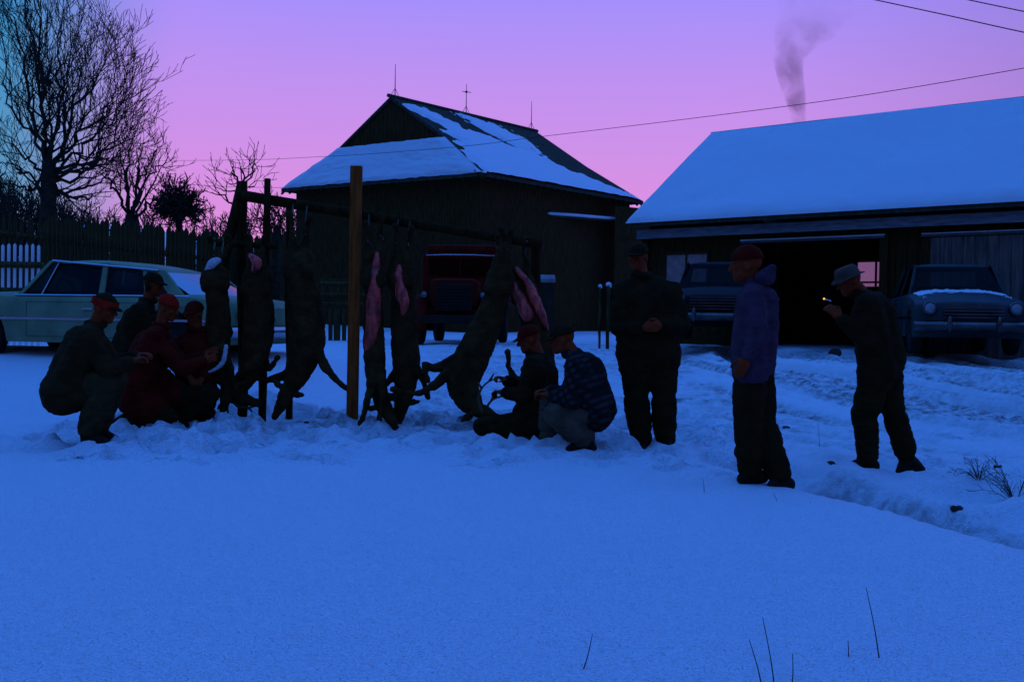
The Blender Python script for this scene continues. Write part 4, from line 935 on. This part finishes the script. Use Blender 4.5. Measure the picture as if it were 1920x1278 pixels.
# walking man with cigarette
Y9 = YF(1650, 880)
_, J9 = person('man in a pale brimmed hat walking left with a lit cigarette', Y9, dict(head=(1592, 526), neck=(1615, 549), chest=(1638, 594), pelvis=(1652, 672), sh_l=(1628, 572, -.19), sh_r=(1640, 566, .19), el_l=(1622, 640, -.24), el_r=(1665, 636, .24), wr_l=(1576, 596, -.22), wr_r=(1640, 682, .22),
    hip_l=(1645, 690, -.09), hip_r=(1655, 690, .09), kn_l=(1621, 775, -.08), kn_r=(1674, 764, .06), ank_l=(1628, 862, -.06), ank_r=(1700, 856, .08), toe_l=(1596, 876, -.08), toe_r=(1688, 884, .06)),
    (-.93, -.18, -.42), jacket=DK, trousers=DK2, hat='brimmed', hatm=FELT, hem=.22, fat=1.2, loose=1.14, palm=dict(l=(-.2, .9, 0), r=(0, -1, 0)), curl=.55)
def cigarette():
    p = at(1545, 560, Y9-.26); q = at(1558, 564, Y9-.24); t = thing('cigarette', 'tiny glowing cigarette held by the man in the brimmed hat', 'cigarette', q)
    MB().tube([Vector((0, 0, 0)), (p-q)*.85], .0045, 8).build('paper', mat('paper', (.6, .58, .55)), t)
    m = bpy.data.materials.new('ember'); m.use_nodes = True; b = m.node_tree.nodes['Principled BSDF']; b.inputs['Base Color'].default_value = (.3, .05, .01, 1); b.inputs['Emission Color'].default_value = (1, .33, .05, 1); b.inputs['Emission Strength'].default_value = 2.2
    MB().ell((p-q), .0075).build('ember', m, t, smooth=True)
cigarette()
# crouching man on the left
Y1 = YF(185, 836)
person('man in a red banded cap squatting at the far left, facing the deer', Y1, dict(head=(197, 578), neck=(180, 606), chest=(158, 652), pelvis=(122, 735), sh_l=(174, 630, .18), sh_r=(168, 632, -.18), el_l=(214, 682, .2), el_r=(202, 696, -.2), wr_l=(256, 668, .16), wr_r=(246, 678, -.14),
    hip_l=(118, 738, .10), hip_r=(116, 740, -.10), kn_l=(214, 712, .14), kn_r=(203, 714, -.14), ank_l=(182, 806, .13), ank_r=(162, 812, -.13), toe_l=(222, 830, .14), toe_r=(206, 836, -.14)),
    (.93, -.15, -.28), jacket=BROWN, trousers=GREY, hat='cap', hatm=DK, band=REDC, fat=1.22, hem=.42, loose=1.22, palm=dict(l=(0, 0, -1), r=(0, 0, -1)))
Y2 = 11.75
person('man in a dark cap crouched behind the red hatted hunter', Y2, dict(head=(288, 534), neck=(278, 562), chest=(262, 610), pelvis=(232, 695), sh_l=(272, 584, .18), sh_r=(260, 588, -.18), el_l=(300, 650, .2), el_r=(296, 652, -.2), wr_l=(340, 640, .12), wr_r=(338, 648, -.12),
    hip_l=(252, 705, .09), hip_r=(250, 706, -.09), kn_l=(312, 708, .12), kn_r=(304, 716, -.12), ank_l=(282, 778, .1), ank_r=(262, 782, -.1), toe_l=(312, 796, .1), toe_r=(290, 800, -.1)),
    (.95, -.2, -.15), jacket=DK, trousers=DK2, hat='flap', hatm=DK, fat=1.3, hem=.5)
Y3 = 11.15
person('man in a red knit hat kneeling and reaching for the nearest deer', Y3, dict(head=(315, 578), neck=(303, 608), chest=(284, 656), pelvis=(256, 738), sh_l=(300, 632, .18), sh_r=(290, 634, -.18), el_l=(342, 680, .2), el_r=(338, 690, -.2), wr_l=(384, 664, .14), wr_r=(382, 676, -.12),
    hip_l=(258, 745, .10), hip_r=(252, 745, -.10), kn_l=(396, 736, .10), kn_r=(318, 782, -.14), ank_l=(330, 790, .10), ank_r=(226, 790, -.13), toe_l=(352, 802, .1), toe_r=(246, 802, -.13)),
    (.92, -.2, -.3), jacket=DKR, trousers=DK, hat='knit', hatm=REDC, fat=1.30, hem=.46, palm=dict(l=(0, 1, 0), r=(0, 1, 0)))
Y4 = 11.5
person('dim figure in a dark red cap behind the leftmost hung deer', Y4, dict(head=(364, 588), neck=(367, 616), chest=(366, 660), pelvis=(366, 730), sh_l=(386, 640, .05), sh_r=(346, 640, .05), el_l=(396, 690, -.03), el_r=(338, 692, -.02), wr_l=(380, 708, -.2), wr_r=(354, 706, -.2),
    hip_l=(380, 735), hip_r=(354, 735), kn_l=(388, 745, -.28), kn_r=(346, 750, -.26), ank_l=(386, 788, .0), ank_r=(350, 790, .0), toe_l=(388, 796, -.12), toe_r=(348, 798, -.12)),
    (-.35, -.9, -.2), jacket=DKR, trousers=DK, hat='cap', hatm=DKR, fat=1.1, hem=.3)
# the pair kneeling on the right
Y5 = 10.35
person('dark coated man in a dark red cap kneeling and gripping an antler', Y5, dict(head=(992, 636), neck=(1008, 664), chest=(1012, 706), pelvis=(1010, 786), sh_l=(1000, 684, -.18), sh_r=(1012, 684, .18), el_l=(984, 742, -.22), el_r=(990, 736, .2), wr_l=(946, 736, -.10), wr_r=(950, 714, .10),
    hip_l=(1006, 792, -.1), hip_r=(1006, 790, .1), kn_l=(904, 800, -.14), kn_r=(980, 772, .16), ank_l=(1000, 818, -.14), ank_r=(986, 828, .12), toe_l=(1024, 824, -.14), toe_r=(966, 838, .12)),
    (-.93, -.1, -.3), jacket=DK, trousers=DK2, hat='cap', hatm=DKR, fat=1.12, hem=.22, palm=dict(l=(-.2, 0, -1), r=(0, 0, -1)), curl=1.1)
Y6 = YF(1080, 848)
person('man in a plaid jacket squatting with his back to the standing man', Y6, dict(head=(1054, 636), neck=(1074, 662), chest=(1098, 698), pelvis=(1116, 768), sh_l=(1076, 690, -.19), sh_r=(1086, 684, .18), el_l=(1072, 752, -.24), el_r=(1064, 738, .2), wr_l=(1032, 742, -.14), wr_r=(1030, 734, .14),
    hip_l=(1112, 776, -.10), hip_r=(1112, 776, .10), kn_l=(1044, 776, -.16), kn_r=(1034, 756, .14), ank_l=(1100, 826, -.16), ank_r=(1032, 828, .12), toe_l=(1066, 846, -.18), toe_r=(1016, 842, .12)),
    (-.94, .05, -.25), jacket=PLAID, trousers=GREYP, hat='cap', hatm=DK, fat=1.08, hem=.06, loose=1.2, palm=dict(l=(0, 0, -1), r=(0, 0, -1)))

# ------------------------------------------------------------------ cars
def wheel(parent, x, y, r, w_, m_hub):
    hub = bpy.data.objects.new('wheel', None); 
    s = 1 if y > 0 else -1
    o = MB().lathe([(r*.62, -w_/2*s), (r*.93, -w_/2*s), (r, -w_*.30*s), (r, w_*.30*s), (r*.93, w_/2*s), (r*.62, w_/2*s)], (0, 0, 0), 'y', 26).build('wheel', RUBBER, parent, smooth=True); o.location = (x, y, r)
    MB().lathe([(.01, -.02*s), (r*.60, -.02*s), (r*.62, -w_*.42*s), (r*.40, -w_*.30*s), (r*.34, -w_*.48*s), (.02, -w_*.52*s)], (0, 0, 0), 'y', 22).build('rim', m_hub, o, smooth=True)
    return o
def make_car(label, loc, heading, paint, S, group=None, snow_hood=False, CHROME=None):
    """S: length, width, height, belt, hood height, x stations. local: +x forward, +y left"""
    c = thing('parked_car', label, 'car', loc, heading, group); CHROME = CHROME or MATS['chrome']
    Ln, Wd, Ht, bl = S['L'], S['W'], S['H'], S['belt']; hw = Wd/2; r = S['r']; xf, xr = S['xf'], S['xr']  # axles
    def arch(x):
        z = S['clear']
        for xa in (xf, xr):
            d = abs(x-xa); R_ = r+.06
            if d < R_: z = max(z, r+math.sqrt(R_*R_-d*d))
        return z
    n = 110; rows = []
    xs_ = [p[0] for p in S['top']]; zt_ = [p[1] for p in S['top']]
    for i in range(n+1):
        x = -Ln/2+Ln*i/n; ex = min(1, (Ln/2-abs(x))/(Ln*.07)+.0); pw = 1-(1-ex)**2.2*S['nose']; wv = hw*pw
        zt = float(np.interp(x, xs_, zt_)); za = arch(x); zb = S['clear']+.02+(1-ex)**2*.10; zs = min(max(za, zb), zt-.12)
        sec = [(0, zb), (wv*.72, zb), (wv*.80, zb if za < zb+.02 else min(za, zt-.15)), (wv*.965, zs), (wv, max(zs+.03, (zs+zt)/2-.02)), (wv*.995, zt-.14), (wv*.955, zt-.045), (wv*.86, zt-.005), (wv*.45, zt+S['crown']*.8), (0, zt+S['crown'])]
        rows.append([(x, -y, z) for y, z in sec]+[(x, y, z) for y, z in reversed(sec[:-1])])
    mb = MB().grid(rows); k = len(rows[0]); mb.add(rows[0], [tuple(range(k))]); mb.add(rows[-1], [tuple(range(k-1, -1, -1))])
    body = mb.build('body', paint, c, smooth=True)
    m_ = body.modifiers.new('es', 'EDGE_SPLIT'); m_.split_angle = R(38)
    # dark deck closing the cabin at belt height
    MB().box((S['cab'][3]+.1, -hw*.80, bl-.02), (S['cab'][0]-.1, hw*.80, bl+.045)).build('cabin_deck', DARKIN, c)
    # greenhouse
    xA, xB, xC, xD = S['cab']          # windshield base, roof front, roof rear, rear window base
    yb, yr = hw*.90, hw*S['tumble']; zr_ = Ht
    rz = lambda x: zr_-S.get('drop', 0)*min(1, max(0, (xB-x)/(xB-xC)))**2
    def edge(s, t, top):               # side rail point at fraction t (front->rear)
        if top: return Vector((xB+(xC-xB)*t, s*yr, rz(xB+(xC-xB)*t)-.05))
        return Vector((xA+(xD-xA)*t, s*yb, bl+S.get('bl_add', 0)))
    rows = []
    for i in range(17):
        u = -1+2*i/16; row = []
        for q in range(13):
            v = -1+2*q/12; e1 = (1-abs(u)**3.2); e2 = (1-abs(v)**3.2)
            x = (xB+xC)/2+(xB-xC)/2*u*1.03*(1-.035*v*v); row.append((x, yr*1.02*v*(1-.05*u*u), rz(x)-.075+.075*min(e1, 1)**.6*max(0, e2)**.6))
        rows.append(row)
    rf = MB().grid(rows); low = [[(a, b, zc_-.03) for a, b, zc_ in rw] for rw in rows]; rf.grid([list(reversed(rw)) for rw in low])
    rfo = rf.build('roof', paint, c, smooth=True, fixn=False)
    def curved(x0, z0, y0, x1, z1, y1, bow, name):
        rr = []
        for i in range(7):
            t = i/6; x = x0+(x1-x0)*t; z = z0+(z1-z0)*t; y = y0+(y1-y0)*t
            rr.append([(x+bow*(1-v*v)*(1-.4*t), y*v, z) for v in np.linspace(-1, 1, 15)])
        return MB().grid(rr).build(name, GLASS, c, smooth=True, fixn=False)
    zb0 = bl+S.get('bl_add', 0)
    curved(xA, zb0, yb*.97, xB-.02, zr_-.06, yr*.95, S['bow'], 'windshield'); curved(xD, zb0, yb*.97, xC+.02, rz(xC)-.06, yr*.95, -S['bow'], 'rear_window')
    for s in (-1, 1):
        cuts = S['pillars']            # fractions front->rear for pillar centres, (bottom, top, width)
        for (tb, tt, wd_, m0) in cuts:
            p, q = edge(s, tb, 0), edge(s, tt, 1)
            MB().prism([p+Vector((wd_*.5, 0, -.02)), p-Vector((wd_*.5, 0, .02)), q-Vector((wd_*.42, 0, -.01)), q+Vector((wd_*.42, 0, .01))], (0, -s*.05, 0)).build('pillar', paint if m0 == 'p' else CHROME, c, bevel=.008)
        for i in range(len(cuts)-1):
            a, b2 = cuts[i], cuts[i+1]; p0, p1 = edge(s, a[0], 0), edge(s, b2[0], 0); q0, q1 = edge(s, a[1], 1), edge(s, b2[1], 1)
            MB().prism([p0-Vector((0, s*.03, 0)), p1-Vector((0, s*.03, 0)), q1-Vector((0, s*.03, 0)), q0-Vector((0, s*.03, 0))], (0, -s*.006, 0)).build('side_window', GLASS, c)
        MB().tube([edge(s, 0, 0)+Vector((0, s*.012, -.01)), edge(s, 1, 0)+Vector((0, s*.012, -.01))], .012, 5).build('belt_trim', CHROME, c)
        MB().tube([edge(s, 0, 1)+Vector((0, s*.02, .01)), edge(s, 1, 1)+Vector((0, s*.02, .01))], .014, 5).build('drip_rail', CHROME, c)
        # doors: seams as raised panel outline, handle
        for (d0, d1) in S['doors']:
            y = hw*1.0; pts = [(d0, y, S['clear']+.10), (d0, y, bl-.10), (d1, y, bl-.10), (d1, y, S['clear']+.10)]
            dm = MB()
            for (a, b2) in ((0, 1), (1, 2), (2, 3), (3, 0)):
                pa, pb = Vector(pts[a]), Vector(pts[b2]); pa.y *= s; pb.y *= s; dm.tube([pa, pb], .0028, 4)
            d_ = dm.build('door', DARKIN, c); MB().box((min(d0, d1)+.06, s*y-.012, bl-.20), (min(d0, d1)+.22, s*y+.025, bl-.175)).build('handle', CHROME, d_, bevel=.004)
        if S.get('trim'):
            MB().box((-Ln/2+.3, min(s*hw*1.0, s*(hw+.012)), S['trim']), (Ln/2-.35, max(s*hw*1.0, s*(hw+.012)), S['trim']+.03)).build('side_trim', CHROME, c)
        for xa in (xf, xr): wheel(c, xa, s*(hw-.13), r, .19, CHROME)
    # bumpers
    for e_, x in ((1, Ln/2), (-1, -Ln/2)):
        pts = [Vector((x+e_*(.07-.16*abs(v)**3), v*hw*1.01, S['bump'])) for v in np.linspace(-1, 1, 15)]; m_ = MB(); rows = []
        for p in pts: rows.append([p+Vector((e_*a, 0, b2)) for a, b2 in ((-.03, -.085), (.035, -.06), (.055, 0), (.035, .06), (-.03, .085), (-.05, 0), (-.03, -.085))])
        m_.grid(rows); bp = m_.build('bumper', CHROME, c, smooth=True)
        if S.get('guards'):
            for s in (-.42, .42): MB().ell((x+e_*.13, s*hw, S['bump']+.03), (.04, .045, .14)).build('bumper_guard', CHROME, bp, smooth=True)
    # lamps, grille
    hz_ = S['lampz']; xl = Ln/2-S.get('lampin', .05)
    for s in (-1, 1):
        h = MB().lathe([(.118, -.06), (.118, .02), (.10, .035), (.09, .02)], (0, 0, 0), 'x', 20).build('headlight', CHROME, c, smooth=True); h.location = (xl, s*hw*S.get('lampy', .74), hz_)
        MB().lathe([(.09, 0), (.085, .025), (.05, .045), (.01, .052)], (0, 0, 0), 'x', 18).build('lens', mat('lamp_glass', (.25, .25, .26), .15), h, smooth=True)
        tl = MB().ell((0, 0, 0), (.04, .06, .10)).build('tail_light', mat('tail_glass', (.25, .01, .01), .3), c, smooth=True); tl.location = (-Ln/2+.03, s*hw*.84, S['lampz'])
    gm = MB()
    for i in range(S.get('gbars', 5)): gm.box((Ln/2-.03, -hw*.52, S['bump']+.13+i*.055), (Ln/2+.03, hw*.52, S['bump']+.155+i*.055))
    gm.build('grille', CHROME, c)
    # seats
    for x in ((xA+xB)/2-.75, (xC+xB)/2-.85):
        MB().box((x-.09, -hw*.72, bl-.1), (x+.09, hw*.72, bl+.16)).build('seat', DARKIN, c, bevel=.03)
    MB().tube([Vector((xA-.42+.05*math.sin(a), hw*.40+.18*math.cos(a), bl+.07+.15*math.sin(a))) for a in np.linspace(0, 2*math.pi, 19)], .012, 5).build('steering_wheel', DARKIN, c)
    if snow_hood:  # cowl snow; thin patches down the hood stand in for sky light on it
        rows = []
        for i in range(60):
            t = i/59; row = []
            for q in range(60):
                v = -1+2*q/59; x = xA+.04+(1.36+.06*float(noise(v*2.2, 4)))*t; zt = float(np.interp(x, xs_, zt_)); th = (.050*(1-abs(v)**4)*math.exp(-t*6)+.007*float(noise(v*9, t*9))+.010*float(noise(v*29, t*33))+.004-.026*t)*(1 if abs(v) < .98 else 0)-.004-.03*(abs(v) > .98)-.03*(t > .97)
                row.append((x, v*hw*.84, zt+S['crown']*(1-v*v*.8)*.9+th))
            rows.append(row)
        MB().grid(rows).build('snow', SNOW, body, smooth=True, fixn=False)
    return c
LOW = dict(drop=.13, L=5.06, W=1.98, H=1.40, belt=.90, r=.34, xf=1.40, xr=-1.50, clear=.24, nose=.30, crown=.02, tumble=.74, bow=.22, top=[(-2.53,.74),(-2.4,.85),(-1.8,.92),(-1.4,.90),(.8,.90),(1.2,.93),(2.3,.90),(2.53,.76)],
    cab=(.88, .40, -1.24, -1.80), pillars=[(0.02, -.02, .07, 'p'), (.15, .06, .025, 'c'), (.50, .50, .09, 'p'), (.76, .86, .06, 'p'), (.93, .99, .22, 'p')], doors=[(.63, -.48), (-.51, -1.40)], trim=.56, bump=.44, lampz=.66)
OLD = dict(L=4.9, W=1.86, H=1.66, belt=1.08, r=.36, xf=1.48, xr=-1.42, clear=.28, nose=.52, crown=.05, tumble=.74, bow=.16, top=[(-2.45,.62),(-2.2,.86),(-1.6,1.02),(-1.1,1.06),(.7,1.08),(1.2,1.06),(1.9,.98),(2.3,.86),(2.45,.66)],
    cab=(.86, .42, -.95, -1.75), pillars=[(0.02, 0, .09, 'p'), (.46, .48, .08, 'p'), (.78, .90, .14, 'p'), (.95, 1.0, .14, 'p')], doors=[(.72, -.28), (-.31, -1.15)], trim=.62, bump=.50, lampz=.80, lampin=.06, guards=True, gbars=5)
CREAM = mat('cream_paint', (.16, .20, .10), .6, var=.2, scale=3, spec=.12); DARKP = mat('dark_paint', (.008, .006, .004), .6, var=.2, spec=.05); BLUEP = mat('slate_blue_paint', (.024, .029, .027), .5, var=.3, scale=3, spec=.12)
# pale sedan: placed from its rear corner and windshield
def place_pale():
    rear = at(545, 640, 14.7); ws = at(20, 600, 15.9); d = (ws-rear); d.z = 0; d.normalize(); ctr = rear+d*2.94; ctr.y += .75
    z = at(200, 489, ctr.y+.15).z-1.40
    make_car('pale low sedan parked behind the squatting hunters', (ctr.x, ctr.y, z), math.atan2(d.y, d.x), CREAM, LOW)
place_pale()
def place_front(px, Y, roof_py, ang, label, paint, **k):
    p = at(px, roof_py, Y); z = p.z-OLD['H']; hd = math.atan2(-1, 0)+ang
    f = Vector((math.cos(hd), math.sin(hd), 0)); q = p-f*.2
    make_car(label, (q.x, q.y, z), hd, paint, OLD, 'old sedans by the shed', CHROME=DULL, **k)
place_front(1784, 21.6, 494, -.20, 'slate blue rounded sedan with snow on its cowl by the shed door', BLUEP, snow_hood=True)
place_front(1352, 24.2, 490, -.22, 'dark rounded sedan with a bright bumper parked behind the youth', DARKP)

# ------------------------------------------------------------------ red farm truck behind the rack
def truck():
    CHROME = DULL; RED = mat('faded_red_paint', (.10, .007, .003), .8, var=.3, scale=3); Y = 24.5; p = at(848, 640, Y); b = Vector((p.x, Y, gz(p.x, Y)))
    t = thing('farm_truck', 'dull red farm truck facing the yard behind the hung deer', 'truck', b, R(-4))
    def bx(nm, a, c, m=RED, bev=.06, par=None): return MB().box(a, c).build(nm, m, par or t, bevel=bev, smooth=False)
    cab = bx('cab', (-.88, 1.35, .75), (.88, 2.65, 2.05), RED, .14)
    bx('roof', (-.80, 1.42, 2.0), (.80, 2.6, 2.22), RED, .10)
    bx('hood', (-.52, .10, .80), (.52, 1.40, 1.42), RED, .14)
    ws = bx('windshield', (-.70, 1.325, 1.52), (.70, 1.36, 1.92), GLASS, .0); bx('divider', (-.02, 1.31, 1.52), (.02, 1.33, 1.92), RED, .004, ws)
    MB().tube([(-.78, 1.30, 1.97), (-.3, 1.26, 1.985), (.3, 1.26, 1.985), (.78, 1.30, 1.97)], [.007, .011, .011, .007], 6).build('snow_line', SNOW, cab, smooth=True)
    g_ = bx('grille', (-.40, .06, .72), (.40, .12, 1.30), DARKIN, .02)
    for i in range(7): bx('grille_bar', (-.36, .035, .78+i*.07), (.36, .065, .80+i*.07), DARKIN, .005, g_)
    for s in (-1, 1):
        m = MB(); m.tube([Vector((s*.72, .55+.52*math.cos(a), .42+.52*math.sin(a))) for a in np.linspace(-.2, 3.35, 14)], .17, 8); m.build('fender', RED, t, smooth=True)
        h = MB().lathe([(.03, .10), (.10, .04), (.115, -.03), (.09, -.04)], (0, 0, 0), 'y', 18).build('headlight', CHROME, t, smooth=True); h.location = (s*.62, .10, 1.05); h.scale = (.75, .75, .75)
        for y in (.55, 3.7):
            o = MB().lathe([(.20, -.1), (.38, -.1), (.42, -.06), (.42, .06), (.38, .1), (.20, .1)], (0, 0, 0), 'x', 22).build('wheel', RUBBER, t, smooth=True); o.location = (s*.78, y, .42)
            MB().lathe([(.02, -.05), (.21, -.05), (.21, .05), (.02, .06)], (0, 0, 0), 'x', 16).build('rim', DARKIN, o)
        bx('side_board', (s*.98-.02, 2.75, 1.0), (s*.98+.02, 5.2, 1.35), WOOD, .008); bx('side_board', (s*.98-.02, 2.75, 1.42), (s*.98+.02, 5.2, 1.7), WOOD, .008)
    bx('bumper', (-.92, -.10, .46), (.92, .0, .64), DARKIN, .02); bx('bed', (-.98, 2.72, .85), (.98, 5.2, .98), WOOD, .02); bx('chassis', (-.4, .2, .5), (.4, 5.0, .74), DARKIN, .02)
    bx('fender_apron', (-.85, .2, .5), (.85, 1.4, .78), RED, .05)
truck()

# ------------------------------------------------------------------ small things in the yard
def yard_things():
    Y = 25.5; b = at(1012, 600, Y); b.z = gz(b.x, Y)
    t = thing('feed_bin', 'dark bin with a paler frosted lid behind the opened deer', 'bin', b)
    top = at(1012, 522, Y).z-b.z; hw = 26/F*Y; GB = mat('galvanised', (.03, .024, .015), .8, .0, var=.3)
    MB().box((-hw, 0, 0), (hw, .55, top-.1)).build('bin_body', GB, t, bevel=.015); MB().prism([(-hw-.03, -.03, top-.09), (hw+.03, -.03, top-.09), (hw+.03, .58, top+.02), (-hw-.03, .58, top+.02)], (0, 0, .09)).build('lid', mat('frosted_lid', (.20, .17, .16), .9), t, bevel=.02)
    for px, top_, w_, lb in ((1124, 536, 6, 'shorter of two snow capped stakes left of the stout man'), (1140, 533, 9, 'taller of two snow capped stakes left of the stout man')):
        Y = 24; b = at(px, 600, Y); b.z = gz(b.x, Y)-.1; q = at(px, top_, Y); s = thing('stake', lb, 'stake', b, group='snow capped stakes'); hg = q.z-b.z; r = w_*.42/F*Y
        pole(MB(), (0, 0, 0), (0, 0, hg), r, r*.9, px).build('shaft', WOODG, s, smooth=True)
        m = MB(); m.ell((0, 0, hg), (r*1.5, r*1.5, r*1.2)); m.ell((r*.9, -.02, hg-r*.5), (r*.7, r*.7, r*1.3)); link('snow_cap', fuse(m, .012, 2, .01, 18), SNOW, s, smooth=True)
    # clods kicked up in the snow
    DIRT = mat('frozen_dirt', (.045, .035, .025), .95, var=.4, bump=.6, bscale=30); rg = random.Random(5)
    where = {(1473, 801): 'dark clod right of the youth on the packed drive', (1313, 803): 'dark clod between the stout man and the youth', (576, 802): 'dark clod under the thick necked deer', (1795, 966): 'dark clod low in the ditch at right', (1868, 893): 'dark clod by the weeds at the right edge', (1568, 668): 'large clod at the foot of the shed opening', (1876, 808): 'small dark clod on the rutted drive at far right', (1560, 877): 'small clod ahead of the walking man'}
    for (px, py), lb in where.items():
        p = ground(px, py); m = MB(); r = (.028 if px != 1568 else .09)*rg.uniform(.8, 1.2)
        for k in range(5): m.ell((rg.uniform(-r, r), rg.uniform(-r*.6, r*.6), rg.uniform(0, r*.4)), r*rg.uniform(.4, .8))
        o = link('dirt_clod', fuse(m, r*.16, 1, r*.15, 30), DIRT, None, True); o.location = (p.x, p.y, gz(p.x, p.y)+r*.15); tag(o, lb, 'clod', 'dirt clods')
    ST = mat('dry_grass', (.06, .045, .022), .9)
    stems = [((1088, 1257), (1111, 1187), 'leaning dry grass stem alone at bottom centre'), ((1432, 1290), (1405, 1199), 'left of the three dry stems at the bottom edge'), ((1456, 1300), (1430, 1157), 'tallest of the three dry stems at the bottom edge'), ((1483, 1290), (1486, 1224), 'short right one of the three dry stems at the bottom edge'),
        ((1588, 1242), (1590, 1200), 'short faint dry stem near the bottom right'), ((1651, 1242), (1624, 1101), 'long thin dry stem near the bottom right'), ((1459, 941), (1451, 925), 'short stub of stem just below the youth'), ((1518, 948), (1519, 940), 'tiny stem stub near the ditch edge'), ((1537, 842), (1533, 792), 'upright dry stem between the youth and the walking man'), ((1320, 925), (1318, 896), 'small stem left of the youth on smooth snow')]
    for (b0, t0, lb) in stems:
        p = ground(*b0); p.z = gz(p.x, p.y)-.03; q = at(t0[0], t0[1], p.y+.03); m = p.lerp(q, .5)+Vector((.004, 0, 0)); pts = smooth_pts([p, m, q], 5)
        o = MB().tube([v-p for v in pts], [.0026-.0016*i/(len(pts)-1) for i in range(len(pts))], 5).build('grass_stem', ST); o.location = p; tag(o, lb, 'grass stem', 'dry grass stems')
    for px, py, sz, lb in ((1905, 925, .42, 'tangle of dry weeds in the ditch at the right edge'), (1835, 905, .25, 'small dry weed on the ditch bank near the right edge')):
        p = ground(px, py); p.z = gz(p.x, p.y)-.02; m = MB(); rg = random.Random(px)
        for k in range(14 if sz > .2 else 6):
            a = rg.uniform(0, 6.28); el = rg.uniform(.3, 1.2); d = Vector((math.cos(a)*math.cos(el), math.sin(a)*math.cos(el), math.sin(el))); pts = smooth_pts([Vector((0, 0, 0)), d*sz*.5+Vector((0, 0, .03)), d*sz+Vector((0, 0, -.04))], 3)
            m.tube(pts, [.0028-.0018*i/(len(pts)-1) for i in range(len(pts))], 4); grow(m, pts, .003, .0015, rg, 0, [16], [sz*.25], .0016, .3)
        o = m.build('dry_weed', ST, fixn=False); o.location = p; tag(o, lb, 'weed', 'dry weeds')
yard_things()
COL.children.unlink(_tmpcol)
